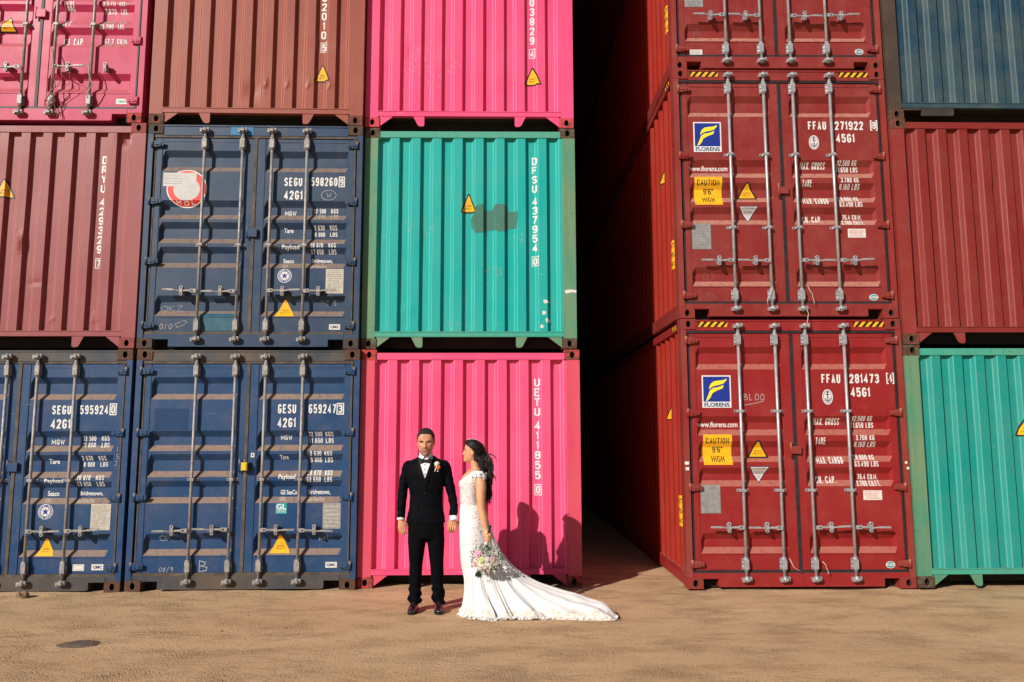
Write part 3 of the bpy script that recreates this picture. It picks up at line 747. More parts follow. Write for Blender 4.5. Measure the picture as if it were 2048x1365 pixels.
# ------------------------------------------------------------------ lettering and stickers on the containers
def door_print(c, rows, name='lettering', mat=None, bold=0.03, du=0.0):
    out_ = []
    for r_ in rows:
        d = Decal()
        t, u0, u1, v0, v1 = r_[:5]; m = r_[5] if len(r_) > 5 else (mat or M_white)
        u0 += du; u1 += du
        if t[0] == '#':
            d.frame(u0-.003, u1+.003, v0-.003, v1+.003, 0.012, m); d.text(t[1:], u0+.014, u1-.014, v0+.016, v1-.016, m, 0, bold)
        else: d.text(t, u0, u1, v0, v1, m, 0, bold)
        out_.append(d.build(name, c['doors'][1], c['place'], c['ucuts'], c['vcuts']))
    return out_
def split_id(rows): return [r_ for r_ in rows if r_[4]-r_[3] > 0.09], [r_ for r_ in rows if r_[4]-r_[3] <= 0.09]
def on_door(c, d, name, di, label=None): return d.build(name, c['doors'][di], c['place'], c['ucuts'], c['vcuts'], label=label)

RED = [('FFAU', 1.541, 1.752, 2.183, 2.286), ('45G1', 1.859, 2.07, 2.034, 2.136), ('MAX. GROSS', 1.441, 1.728, 1.726, 1.804), ('32.500 KG', 1.858, 2.084, 1.769, 1.825), ('71.650 LBS', 1.854, 2.105, 1.695, 1.755),
       ('TARE', 1.447, 1.559, 1.517, 1.595), ('3.700 KG', 1.886, 2.09, 1.562, 1.617), ('8.160 LBS', 1.877, 2.107, 1.488, 1.548), ('MAX. CARGO', 1.446, 1.736, 1.308, 1.385), ('28.800 KG', 1.858, 2.085, 1.351, 1.404),
       ('63.490 LBS', 1.859, 2.118, 1.278, 1.337), ('CU. CAP.', 1.438, 1.66, 1.098, 1.175), ('76.4 CU.M.', 1.899, 2.117, 1.139, 1.196), ('2.700 CU.FT.', 1.877, 2.136, 1.069, 1.126)]
def swoosh(d, u0, u1, v0, v1):
    P = lambda x, y: (u0+x*(u1-u0), v0+y*(v1-v0))
    def strip(top, bot, m):
        for i in range(len(top)-1): d.poly([P(*bot[i]), P(*bot[i+1]), P(*top[i+1]), P(*top[i])], m, 2)
    strip([(.20, .62), (.27, .76), (.40, .86), (.58, .89), (.78, .91), (.95, .98)], [(.19, .50), (.29, .60), (.42, .66), (.60, .70), (.80, .76), (.93, .90)], M_logoyel)
    strip([(.05, .04), (.14, .26), (.22, .46), (.36, .57), (.55, .60), (.82, .70)], [(.04, .0), (.13, .03), (.24, .16), (.32, .34), (.50, .45), (.76, .55)], M_logoyel)

for key in ('D1', 'D2', 'D3'):
    c = C[key]
    num = {'D1': ('281473', '#4'), 'D2': ('271922', '#8')}.get(key)
    if num:
        big, small = split_id(RED)
        door_print(c, big+[(num[0], 1.851, 2.179, 2.183, 2.286), (num[1], 2.262, 2.338, 2.178, 2.295)], 'serial_number')
        door_print(c, small, 'capacity_lettering', bold=0.018)
        d = Decal()
        d.disc(1.601, 2.034, .058, .084, M_white); d.disc(1.601, 2.034, .048, .072, M_navyprint, 1); d.disc(1.601, 2.034, .043, .066, M_sticker, 2)
        d.stroke([(1.601, 1.99), (1.601, 2.08)], .010, M_navyprint, 3); d.stroke([(1.573, 2.02), (1.582, 1.995), (1.601, 1.984), (1.620, 1.995), (1.629, 2.02)], .009, M_navyprint, 3); d.stroke([(1.582, 2.06), (1.62, 2.06)], .008, M_navyprint, 3)
        d.disc(1.601, 2.086, .011, .012, M_navyprint, 3, 10)
        on_door(c, d, 'round_emblem', 1)
        d = Decal(); u0, u1, v0, v1 = .223, .541, 1.918, 2.272
        d.rect(u0, u1, v0, v1, M_white); d.rect(u0+.014, u1-.014, v0+.066, v1-.014, M_logoblue, 1); swoosh(d, u0+.03, u1-.03, v0+.072, v1-.03)
        d.text('FLORENS', u0+.022, u1-.022, v0+.012, v0+.056, M_navyprint, 1, 0.03)
        for x in (.03, .075, .118, .16, .205, .245, .285): d.rect(u0+x-.006, u0+x+.012, v0+.010, v0+.015, M_navyprint, 1)
        on_door(c, d, 'logo_sticker', 0)
        d = Decal(); d.text('www.florens.com', .161, .612, 1.706, 1.766, M_white, 0, 0.015); on_door(c, d, 'web_address', 0)
        d = Decal(); u0, u1, v0, v1 = .22, .534, 1.3, 1.627
        d.rect(u0, u1, v0, v1, M_yellow); d.text('CAUTION', u0+.028, u1-.032, v1-.10, v1-.036, M_black, 1, .01); d.text("9'6\"", u0+.105, u1-.10, v1-.196, v1-.13, M_black, 1, .01); d.text('HIGH', u0+.09, u1-.085, v0+.032, v0+.096, M_black, 1, .01)
        on_door(c, d, 'caution_sticker', 0)
        d = Decal(); triangle_sign(d, .706, .937, 1.372, 1.567); on_door(c, d, 'warning_triangle', 0)
        d = Decal(); d.poly([(.709, 1.283), (.822, 1.102), (.935, 1.283)], M_navyprint); d.poly([(.722, 1.276), (.822, 1.116), (.922, 1.276)], M_sticker, 1)
        d.text('ATTENTION', .752, .892, 1.247, 1.268, M_navyprint, 2, .01)
        for z, w in ((1.232, .055), (1.218, .05), (1.204, .042), (1.19, .034), (1.172, .024), (1.155, .015)): d.rect(.822-w, .822+w, z-.003, z+.003, M_fine, 2)
        on_door(c, d, 'notice_triangle', 0)
        d = Decal(); d.stroke([(.175, 2.3), (.175, 2.3)], .01, M_chalkfaint)
    d = Decal(); d.rect(1.935, 2.138, .922, 1.024, M_sticker); fine_print(d, 1.945, 2.13, .93, 1.016, 6, 1, M_redst, 3); on_door(c, d, 'paper_label', 1)
    d = Decal(); d.disc(2.186, .24, .051, .036, M_white); d.disc(2.186, .24, .045, .030, M_teal_st, 1); d.rect(2.138, 2.234, .228, .254, M_sticker, 2); d.text('OPIC', 2.148, 2.224, .231, .250, M_navyprint, 3, .02); on_door(c, d, 'oval_sticker', 1)
    d = Decal(); d.rect(.171, .387, .785, 1.087, M_plate); fine_print(d, .18, .378, .83, 1.075, 13, 1, M_fine, 5); fine_print(d, .18, .378, .79, .825, 3, 1, M_fine, 6); d.frame(.171, .387, .785, 1.087, .005, M_fine, 1)
    on_door(c, d, 'data_plate', 0)
    if key == 'D3':
        d = Decal(); d.rect(.215, .36, .20, .262, M_sticker); fine_print(d, .22, .355, .205, .258, 4, 1, M_fine, 8); on_door(c, d, 'paper_label', 0)
    # hazard stripes on the header
    for ci, (u0, u1) in enumerate(((.197, .525), (1.914, 2.262))):
        d = Decal(); v0, v1 = 2.806, 2.862
        d.rect(u0, u1, v0, v1, M_black)
        st = .075; x = u0-.02
        while x < u1:
            pts = [(x, v0), (x+.038, v0), (x+.038+.05, v1), (x+.05, v1)]
            pts = [(min(max(a, u0), u1), b) for a, b in pts]
            if abs(pts[1][0]-pts[0][0])+abs(pts[2][0]-pts[3][0]) > .01: d.poly(pts, M_yellow, 1)
            x += st
        d.build('hazard_stripes', c['header'], lambda u, v, off: Vector((u, .006-off, v)))
# chalk scribbles on the red doors
def script(c, di, name, lines, mat=None, w=.006):
    d = Decal()
    for ln in lines: d.stroke(ln, w, mat or M_chalk)
    on_door(c, d, name, di)
def wr(s, u, v, h, asp=.6, gap=.25):
    G = {'B': [[(0, 0), (0, 1), (.7, .85), (.6, .6), (0, .52), (.9, .4), (.8, .1), (0, 0)]], 'L': [[(0, 1), (.0, 0), (.7, .05)]], 'O': [[(.5, 1), (0, .6), (.2, 0), (.9, .1), (1, .7), (.5, 1)]],
         '1': [[(.4, 1), (.4, 0)]], '-': [[(0, .5), (.9, .5)]], '0': [[(.5, 1), (0, .6), (.3, 0), (.9, .2), (1, .8), (.5, 1)]], '8': [[(.8, .9), (.1, .75), (.8, .25), (.3, 0), (.1, .3), (.8, .75), (.8, .9)]],
         '9': [[(.8, .7), (.3, .5), (.2, .9), (.8, .95), (.7, 0)]], '/': [[(0, -.1), (.8, 1.1)]], 'W': [[(0, 1), (.25, 0), (.5, .7), (.75, 0), (1, 1)]], '3': [[(0, .9), (.7, 1), (.4, .55), (.9, .2), (0, 0)]],
         '2': [[(0, .8), (.6, 1), (.7, .6), (0, 0), (.9, .05)]], 'K': [[(0, 1), (0, 0)], [(.8, 1), (0, .5), (.9, 0)]], '7': [[(0, .95), (.9, 1), (.3, 0)]], '5': [[(.8, 1), (.1, 1), (.1, .6), (.8, .4), (.5, 0), (0, .1)]],
         'D': [[(0, 0), (.1, 1), (.9, .6), (.7, .1), (0, 0)]], 'S': [[(.9, .9), (.2, .9), (.8, .3), (.1, 0)]], 'P': [[(0, 0), (0, 1), (.8, .8), (0, .5)]], 'Z': [[(0, 1), (.8, 1), (0, 0), (1, .05)]], ' ': []}
    out = []
    for ch in s:
        for ln in G[ch]: out.append([(u+a*h*asp, v+b*h) for a, b in ln])
        u += h*(asp+gap)
    return out
script(C['D1'], 0, 'chalk_writing', wr('BLOO', .683, 2.0, .07)+[[(.683, 1.945), (.80, 1.965), (.90, 1.99)]], w=.005)
script(C['D2'], 0, 'chalk_writing', wr('DS', .30, .44, .09)+wr('B', .32, .215, .07, 1.6), M_chalkfaint, w=.004)
script(C['D3'], 0, 'chalk_writing', wr('B', .28, .42, .11, .8), M_chalkfaint, w=.004)

def B_rows(key):
    if key == 'B1': return [('GESU',1.548,1.749,1.884,1.988),('659247',1.885,2.184,1.884,1.988),('#3',2.192,2.268,1.875,1.996),('42G1',1.549,1.747,1.733,1.837),('MGW',1.58,1.703,1.597,1.647),('32 500',1.883,2.035,1.634,1.685),('KGS',2.07,2.156,1.634,1.685),('71 650',1.889,2.037,1.562,1.614),('LBS',2.072,2.158,1.562,1.614),('Tare',1.581,1.675,1.384,1.435),('3 630',1.91,2.035,1.425,1.477),('KGS',2.069,2.153,1.425,1.476),('8 000',1.912,2.037,1.353,1.406),('LBS',2.071,2.155,1.352,1.406),('Payload',1.578,1.761,1.162,1.226),('28 870',1.884,2.034,1.212,1.268),('KGS',2.075,2.158,1.212,1.267),('63 650',1.882,2.036,1.142,1.197),('LBS',2.077,2.16,1.142,1.197),('GE SeaCo',1.596,1.775,1.006,1.056),('Bridgetown,',1.899,2.134,.992,1.059),('SRL.',1.594,1.679,.936,.983,M_whitefaint),('Barbados',1.896,2.076,.939,.988,M_whitefaint)]
    if key == 'B2': return [('SEGU',1.552,1.757,1.872,1.974),('598260',1.855,2.157,1.875,1.979),('#9',2.173,2.237,1.868,1.987),('42G1',1.553,1.762,1.715,1.82),('MGW',1.56,1.689,1.538,1.591),('32 500',1.885,2.024,1.567,1.62),('KGS',2.084,2.165,1.568,1.621),('71 650',1.883,2.022,1.501,1.552,M_whitefaint),('LBS',2.085,2.167,1.502,1.553,M_whitefaint),('Tare',1.557,1.663,1.335,1.388),('3 630',1.898,2.017,1.369,1.419),('KGS',2.077,2.16,1.37,1.42),('8 000',1.904,2.021,1.294,1.343),('LBS',2.079,2.162,1.295,1.344),('Payload',1.55,1.745,1.123,1.188),('28 870',1.869,2.011,1.159,1.21),('KGS',2.073,2.156,1.16,1.211),('63 650',1.871,2.013,1.088,1.139),('LBS',2.074,2.158,1.089,1.14),('Seaco',1.56,1.68,.985,1.033),('Bridgetown,',1.88,2.115,.975,1.035),('SRL.',1.557,1.639,.924,.964,M_whitefaint),('Barbados',1.874,2.053,.921,.966,M_whitefaint)]
    return [('SEGU',1.584,1.791,1.88,1.978),('595924',1.884,2.192,1.881,1.98),('#0',2.207,2.279,1.874,1.997),('42G1',1.581,1.79,1.726,1.828),('MGW',1.578,1.716,1.553,1.608),('32 500',1.913,2.057,1.593,1.646),('KGS',2.117,2.202,1.593,1.646),('71 650',1.913,2.058,1.523,1.574),('LBS',2.121,2.206,1.522,1.573),('Tare',1.567,1.681,1.346,1.399),('3 630',1.926,2.045,1.381,1.434),('KGS',2.107,2.189,1.38,1.433),('8 000',1.939,2.058,1.315,1.364),('LBS',2.119,2.202,1.315,1.363),('Payload',1.55,1.754,1.131,1.19),('28 870',1.893,2.043,1.174,1.225),('KGS',2.102,2.187,1.174,1.224),('63 650',1.897,2.045,1.107,1.157),('LBS',2.107,2.189,1.106,1.157),('Seaco',1.575,1.698,1.003,1.056),('Bridgetown,',1.921,2.166,.995,1.054),('SRL.',1.562,1.646,.935,.978,M_whitefaint),('Barbados',1.907,2.096,.935,.979,M_whitefaint)]
for key in ('A1', 'B1', 'B2'):
    c = C[key]; big, small = split_id(B_rows(key))
    door_print(c, big, 'serial_number', bold=.035); door_print(c, small, 'capacity_lettering', bold=.02)
def abs_emblem(c, u, v, r_):
    d = Decal(); d.disc(u, v, r_, r_, M_white); d.disc(u, v, r_*.92, r_*.92, M_logoblue, 1); d.disc(u, v, r_*.62, r_*.62, M_sticker, 2)
    for k in range(22):
        a = 2*math.pi*k/22
        if k not in (5, 16): d.rect(u+r_*.77*math.cos(a)-r_*.06, u+r_*.77*math.cos(a)+r_*.06, v+r_*.77*math.sin(a)-r_*.07, v+r_*.77*math.sin(a)+r_*.07, M_white, 2)
    d.poly([(u-.5*r_, v+.3*r_), (u-.2*r_, v-.05*r_), (u-.35*r_, v-.4*r_), (u, v-.2*r_), (u+.3*r_, v-.45*r_), (u+.2*r_, v-.02*r_), (u+.5*r_, v+.35*r_), (u+.12*r_, v+.15*r_), (u, v+.42*r_), (u-.15*r_, v+.15*r_)], M_logoblue, 3)
    on_door(c, d, 'round_emblem', 1)
abs_emblem(C['A1'], 1.588, .841, .08); abs_emblem(C['B2'], 1.591, .829, .08)
for key, b in (('A1', (2.071, 2.284, .646, .92)), ('B1', (2.068, 2.262, .644, .917)), ('B2', (2.052, 2.251, .63, .91))):
    d = Decal(); d.rect(*b, M_plate if key == 'B1' else M_platelight); 
    if key != 'B1': fine_print(d, b[0]+.01, b[1]-.01, b[2]+.01, b[3]-.01, 12, 1, M_fine, 9)
    else: fine_print(d, b[0]+.01, b[1]-.01, b[2]+.01, b[3]-.02, 6, 1, M_platelight, 9)
    on_door(C[key], d, 'data_plate', 1)
for key, b in (('A1', (1.505, 1.695, .376, .556)), ('B1', (1.505, 1.724, .387, .578)), ('B2', (1.492, 1.708, .368, .555)), ('A3', (.715, .935, 1.102, 1.301))):
    d = Decal(); triangle_sign(d, *b, border=(key == 'A3')); on_door(C[key], d, 'warning_triangle', 0 if key == 'A3' else 1)
for key, b in (('A1', (2.112, 2.237, .228, .291)), ('B1', (2.111, 2.234, .234, .294)), ('B2', (2.103, 2.226, .218, .28)), ('A3', (2.126, 2.253, .232, .295))):
    d = Decal(); d.rect(*b, M_sticker); d.text('CIMC', b[0]+.014, b[1]-.014, b[2]+.016, b[3]-.016, M_teal_st if key == 'A3' else M_navyprint, 1, .04); on_door(C[key], d, 'maker_label', 1)
d = Decal(); d.rect(1.914, 2.035, .222, .29, M_sticker); d.frame(1.922, 2.027, .23, .282, .004, M_whitefaint, 1); on_door(C['A1'], d, 'blank_label', 1)
d = Decal(); d.rect(1.561, 1.68, .804, .917, M_teal_st); d.text('GL', 1.567, 1.674, .85, .91, M_white, 1, .03); d.rect(1.567, 1.674, .840, .845, M_white, 1); d.text('CERTIFIED', 1.571, 1.671, .815, .832, M_white, 1, .01); on_door(C['B1'], d, 'certificate_sticker', 1)
d = Decal(); d.rect(1.274, 1.313, 1.41, 1.457, M_sticker); d.rect(1.285, 1.300, 1.425, 1.445, M_navyprint, 1); on_door(C['B1'], d, 'small_label', 1)
script(C['B1'], 1, 'chalk_writing', [[(2.032, .55), (2.035, .515)], [(2.05, .54), (2.075, .54)], [(2.09, .565), (2.09, .52)], [(2.12, .57), (2.122, .522)]])
script(C['B1'], 0, 'chalk_writing', wr('B', .77, .20, .115, .8), w=.007)
script(C['B1'], 0, 'chalk_date', wr('08/9', .345, .20, .05, .6, .2), w=.004)
script(C['B1'], 0, 'faint_chalk_writing', wr('OK', .32, .52, .06, 1.1), w=.004)
script(C['A1'], 1, 'chalk_numbers', wr('12', 2.305, 1.48, .05)+wr('5', 2.31, 1.40, .05)+wr('20', 2.30, 1.33, .05), w=.004)
script(C['B2'], 1, 'chalk_writing', wr('W', 2.04, 1.745, .05, 1.0)+[[(2.06+.085*math.cos(a/3), 1.77+.058*math.sin(a/3)) for a in range(20)]], w=.005)
script(C['B2'], 1, 'chalk_scribble', wr('3 5', 2.06, .50, .05), w=.004)
script(C['B2'], 0, 'chalk_scribble', wr('0/0', .23, .22, .06), w=.005)
script(C['B2'], 0, 'faint_chalk_writing', wr('OKZ', .22, .43, .06, 1.2)+[[(.40, .28), (.5, .32), (.53, .30), (.48, .26), (.42, .24), (.40, .28)]], w=.004)
# repainted patches and the round sticker
P_patchblue = plain('fresh_dark_blue_paint', (0.008, 0.042, 0.12), 0.35, noise_amt=.15, scale=6)
P_patchteal = plain('patch_teal_paint', (0.02, 0.10, 0.15), 0.45, noise_amt=.25, scale=8)
P_patchcyan = plain('patch_cyan_paint', (0.0, 0.14, 0.32), 0.45, noise_amt=.15, scale=8)
P_patchgrey = plain('patch_grey_green_paint', (0.050, 0.165, 0.125), 0.6, noise_amt=.1, scale=10)
d = Decal(); d.rect(.215, .575, 1.712, 1.94, P_patchblue); on_door(C['B1'], d, 'repainted_patch', 0)
d = Decal(); d.rect(.665, 1.045, .205, .40, P_patchteal); on_door(C['B2'], d, 'repainted_patch', 0)
d = Decal(); d.rect(.931, 1.187, 2.466, 2.561, P_patchcyan); d.build('repainted_patch', C['B2']['header'], lambda u, v, off: Vector((u, .0055-off, v)))
d = Decal(); u, v = .454, 1.838
d.disc(u, v, .228, .218, M_white, 0, 40); d.disc(u, v, .216, .206, M_redst, 1, 40); d.disc(u, v-.01, .150, .135, M_greyst, 2, 32)
d.rect(.185, .56, 1.86, 2.02, M_greyst, 3)
for z in (1.89, 1.92, 1.95, 1.98): d.rect(.195, .40, z, z+.003, M_fine, 4)
for i, ch in enumerate('MOL'):
    a = (-.085+.085*i); d.text(ch, u+a-.026, u+a+.026, 1.643+abs(a)*.12, 1.690+abs(a)*.12, M_white, 3, .03)
on_door(C['B2'], d, 'round_sticker', 0)
# pink door, upper left
PK = [('TARE', 1.384, 1.519, 1.376, 1.491), ('3.570', 1.835, 1.985, 1.432, 1.485), ('KGS.', 2.03, 2.107, 1.432, 1.485), ('7.870', 1.848, 1.985, 1.347, 1.407), ('LBS.', 2.035, 2.116, 1.347, 1.407), ('NET', 1.383, 1.484, 1.177, 1.262), ('28.930', 1.82, 1.985, 1.214, 1.26, M_whitefaint), ('KGS.', 2.035, 2.12, 1.214, 1.26, M_whitefaint), ('63.780', 1.816, 1.98, 1.145, 1.202), ('LBS.', 2.03, 2.108, 1.145, 1.202), ('CU. CAP.', 1.394, 1.626, .954, 1.05), ('67.7', 1.859, 1.97, .986, 1.045), ('CU.M.', 2.01, 2.132, .986, 1.045), ('2.390', 1.827, 1.96, .936, .977, M_whitefaint), ('CU.FT.', 2.0, 2.131, .936, .977, M_whitefaint)]
door_print(C['A3'], PK, 'capacity_lettering', bold=.015, du=.065)

def on_end(c, d, name, label=None): return d.build(name, c['doors'][0], c['place'], c['ucuts'], c['vcuts'], label=label)
def vert(c, parts):
    for (kind_, t, u0, u1, v0, v1) in parts:
        d = Decal()
        if kind_ == 'box': d.frame(u0-.004, u1+.004, v0, v1, .008, M_white); d.text(t, u0+.012, u1-.012, v0+.018, v1-.018, M_white, 0, .03)
        else: d.column(t, u0, u1, v0, v1, M_white)
        on_end(c, d, 'check_digit' if kind_ == 'box' else 'serial_number')
vert(C['C1'], [('c', 'UETU', 1.930, 1.994, 1.836, 2.276), ('c', '411855', 1.932, 1.994, 1.14, 1.795), ('box', '0', 1.931, 1.999, .978, 1.1)])
vert(C['C2'], [('c', 'DFSU', 1.940, 1.998, 1.817, 2.262), ('c', '437954', 1.942, 1.999, 1.115, 1.778), ('box', '0', 1.938, 2.008, .958, 1.076)])
vert(C['C3'], [('c', '03829', 1.932, 1.986, 1.038, 1.645), ('box', '4', 1.925, 1.990, .878, .999)])
vert(C['B3'], [('c', '02010', 1.924, 1.982, 1.060, 1.645), ('box', '5', 1.926, 1.995, .909, 1.035)])
vert(C['A2'], [('c', 'DRYU', 1.936, 1.998, 1.77, 2.218), ('c', '429329', 1.936, 1.998, 1.066, 1.727), ('box', '7', 1.933, 2.0, .908, 1.023)])
for key, b in (('C2', (1.114, 1.294, 1.583, 1.816)), ('C3', (1.86, 2.064, .534, .764)), ('B3', (1.86, 2.049, .538, .753)), ('A2', (.77, .982, 1.71, 1.932)), ('E1', (1.195, 1.40, 1.59, 1.801))):
    d = Decal(); triangle_sign(d, *b); on_end(C[key], d, 'warning_triangle')
d = Decal()
d.poly([(1.232, 1.52), (1.24, 1.40), (1.27, 1.39), (1.275, 1.345), (1.40, 1.350), (1.41, 1.385), (1.52, 1.38), (1.53, 1.365), (1.64, 1.362), (1.65, 1.40), (1.76, 1.405), (1.771, 1.60), (1.65, 1.61), (1.645, 1.675), (1.60, 1.69), (1.50, 1.68), (1.48, 1.62), (1.39, 1.615), (1.385, 1.675), (1.36, 1.69), (1.33, 1.68), (1.29, 1.66), (1.275, 1.60)], P_patchgrey)
on_end(C['C2'], d, 'repainted_patch')
for b in ((2.04, 2.148, .517, .568), (2.039, 2.10, .384, .441), (2.08, 2.147, .289, .363), (2.019, 2.069, .231, .279), (2.03, 2.06, .85, .858)):
    d = Decal(); rg = random.Random(int(b[0]*1000+b[2]*100)); n = 9; uc, vc = (b[0]+b[1])/2, (b[2]+b[3])/2
    d.poly([(uc+(b[1]-b[0])*rg.uniform(.25, .55)*math.cos(2*math.pi*i/n), vc+(b[3]-b[2])*rg.uniform(.25, .55)*math.sin(2*math.pi*i/n)) for i in range(n)], M_sticker); on_end(C['C2'], d, 'torn_label')
d = Decal(); d.poly([(2.302, .66), (2.32, .632), (2.40, .65), (2.437, .64), (2.437, .67), (2.38, .68), (2.33, .678)], M_sticker); d.build('torn_label', C['C2']['doors'][0], lambda u, v, off: Vector((u, -off, v)))
# scuffs left on the upper pink wall
d = Decal(); rg = random.Random(5)
for (u, v) in ((1.02, .80), (.62, .78), (.80, .62), (.45, .72)):
    for k in range(9):
        a = rg.uniform(0, 6.28); r_ = rg.uniform(.02, .12); x, z = u+r_*math.cos(a), v+r_*math.sin(a); q = rg.uniform(.5, 1.1); l_ = rg.uniform(.02, .05)
        d.stroke([(x, z), (x+l_*math.cos(q), z-l_*math.sin(q))], .0028, M_chalk)
on_end(C['C3'], d, 'scratches')
d = Decal(); rg = random.Random(6)
for (u, v) in ((.5, 1.45), (.75, 1.40), (1.40, .92), (1.55, .93), (1.78, 1.3), (1.0, .3)):
    for k in range(6):
        a = rg.uniform(0, 6.28); r_ = rg.uniform(.01, .07); x, z = u+r_*math.cos(a), v+r_*math.sin(a); q = rg.uniform(.4, 1.6); l_ = rg.uniform(.02, .06)
        d.stroke([(x, z), (x+l_*math.cos(q), z-l_*math.sin(q))], .003, M_whitefaint)
on_end(C['C2'], d, 'scratches')
# stickers round the corner, on the sunlit flank of the red stack
for key in ('D1', 'D2', 'D3'):
    c = C[key]; sw = [o for o in c['root'].children if o.name.startswith('side_wall')][0]; cuts = side_cuts()
    # u runs into the scene
    d = Decal(); d.rect(.15, .445, .62, .955, M_yellow)
    def mir(t, a0, a1, v0, v1):
        vs, fs = text_polys(t, .01); d.mb.add([(a0-x*(a0-a1), 1, v0+y*(v1-v0)) for x, y in vs], fs, M_black)
    mir('CAUTION', .43, .17, .865, .925); mir("9'6\"", .38, .25, .76, .82); mir('HIGH', .37, .20, .65, .71)
    d.build('caution_sticker', sw, c['splace'], cuts, [])
    d = Decal(); triangle_sign(d, .66, .90, 1.80, 1.975); d.build('warning_triangle', sw, c['splace'], cuts, [])
    d = Decal(); d.rect(.15, .22, 1.71, 1.86, M_yellow); d.build('yellow_label', sw, c['splace'], cuts, [])
    d = Decal(); d.text('45G1', .15, .22, 1.44, 1.585, M_white); d.build('lettering', sw, c['splace'], cuts, [])
    d = Decal(); d.text('FFAU', .41, .455, 2.35, 2.55, M_white); d.build('serial_number', sw, c['splace'], cuts, [])
    d = Decal(); v0, v1 = H2-.098, H2-.045
    d.rect(.18, .42, v0, v1, M_black)
    for x in (.19, .27, .35): d.poly([(x, v0), (x+.035, v0), (x+.065, v1), (x+.03, v1)], M_yellow, 1)
    tr = [o for o in c['root'].children if o.name.startswith('top_side_rail')][0]
    d.build('hazard_stripes', tr, lambda u, v, off: Vector((-off, u, v)))
# small white reflector marks on the posts
def patch_on(parent, u0, u1, v0, v1, y, name, m=None):
    d = Decal(); d.rect(u0, u1, v0, v1, m or M_white); return d.build(name, parent, lambda u, v, off: Vector((u, y-off, v)))
pl = [o for o in C['D1']['root'].children if o.name.startswith('corner_post')]
patch_on(pl[0], .006, .05, 1.305, 1.338, 0, 'reflector_mark'); patch_on(pl[0], .012, .05, 1.245, 1.277, 0, 'reflector_mark'); patch_on(pl[1], CW-.045, CW-.02, 1.31, 1.335, 0, 'reflector_mark'); patch_on(pl[1], CW-.03, CW-.003, 1.25, 1.275, 0, 'reflector_mark')
# yellow bolt seal, ropes and wires
mb = MB(); mb.box(1.196, 1.256, -0.052, -0.0125, 1.270, 1.356, M_lockyel); mb.box(1.203, 1.249, -0.058, -0.0521, 1.277, 1.349, M_lockyel); mb.tube([(1.226, -.03, 1.355), (1.226, -.03, 1.385)], .007, 8, M_galvdirty)
link('bolt_seal', mb.mesh('bolt_seal'), C['B1']['root'])
rg = random.Random(11)
def rope(c, pts, rad, m, name='rope'):
    mb = MB(); P_ = [Vector(p) for p in pts]; out = []
    for i in range(len(P_)-1):
        for t in (0, .33, .66): out.append(P_[i].lerp(P_[i+1], t)+Vector((rg.uniform(-1, 1)*.006, rg.uniform(-1, 1)*.004, 0)))
    out.append(P_[-1]); mb.tube(out, rad, 5, m); link(name, mb.mesh(name), c['doors'][1])
a3 = C['A3']
rope(a3, [(1.40, -.05, .86), (1.44, -.07, .74), (1.46, -.08, .62), (1.43, -.08, .45), (1.46, -.06, .28), (1.52, -.05, .02)], .005, M_rope)
rope(a3, [(1.44, -.08, .64), (1.52, -.08, .60), (1.56, -.08, .50), (1.50, -.07, .40), (1.41, -.07, .30), (1.36, -.06, .18), (1.44, -.06, .10)], .004, M_rope)
rope(a3, [(1.45, -.08, .64), (1.47, -.09, .5), (1.50, -.09, .4), (1.44, -.08, .33), (1.40, -.08, .24), (1.46, -.07, .13)], .005, M_rope)
rope(a3, [(1.42, -.07, .66), (1.63, -.07, .55), (1.64, -.07, .44), (1.50, -.07, .32), (1.40, -.06, .22)], .003, M_rope)
rope(a3, [(1.38, -.07, .34), (1.46, -.08, .31), (1.50, -.08, .22), (1.42, -.08, .16), (1.37, -.07, .22), (1.42, -.08, .30), (1.48, -.07, .18), (1.53, -.06, .05)], .004, M_rope)
rope(a3, [(1.84, -.06, .68), (1.85, -.08, .55), (1.90, -.08, .42), (1.86, -.08, .34), (1.85, -.06, .26)], .006, M_galvdirty, 'wire')
rope(C['D1'], [(1.42, -.06, .29), (1.455, -.07, .25), (1.485, -.06, .18), (1.475, -.05, .165)], .0035, M_wire, 'wire')
mb = MB(); mb.tube([(1.075, -.06, .32), (1.11, -.07, .24), (1.16, -.06, .20), (1.20, -.04, .19)], .0035, 5, M_wire); link('wire', mb.mesh('wire'), C['D1']['doors'][0])
rope(C['D2'], [(1.42, -.06, .34), (1.455, -.07, .26), (1.485, -.06, .17), (1.475, -.05, .16)], .0035, M_wire, 'wire')
rope(C['D2'], [(1.39, -.08, .09), (1.40, -.08, .03), (1.385, -.08, -.06), (1.41, -.08, -.12)], .0035, M_wire, 'wire')
mb = MB(); mb.tube([(1.03, -.06, .35), (.99, -.07, .26), (.96, -.06, .20), (.97, -.05, .13)], .0035, 5, M_wire); link('wire', mb.mesh('wire'), C['D2']['doors'][0])

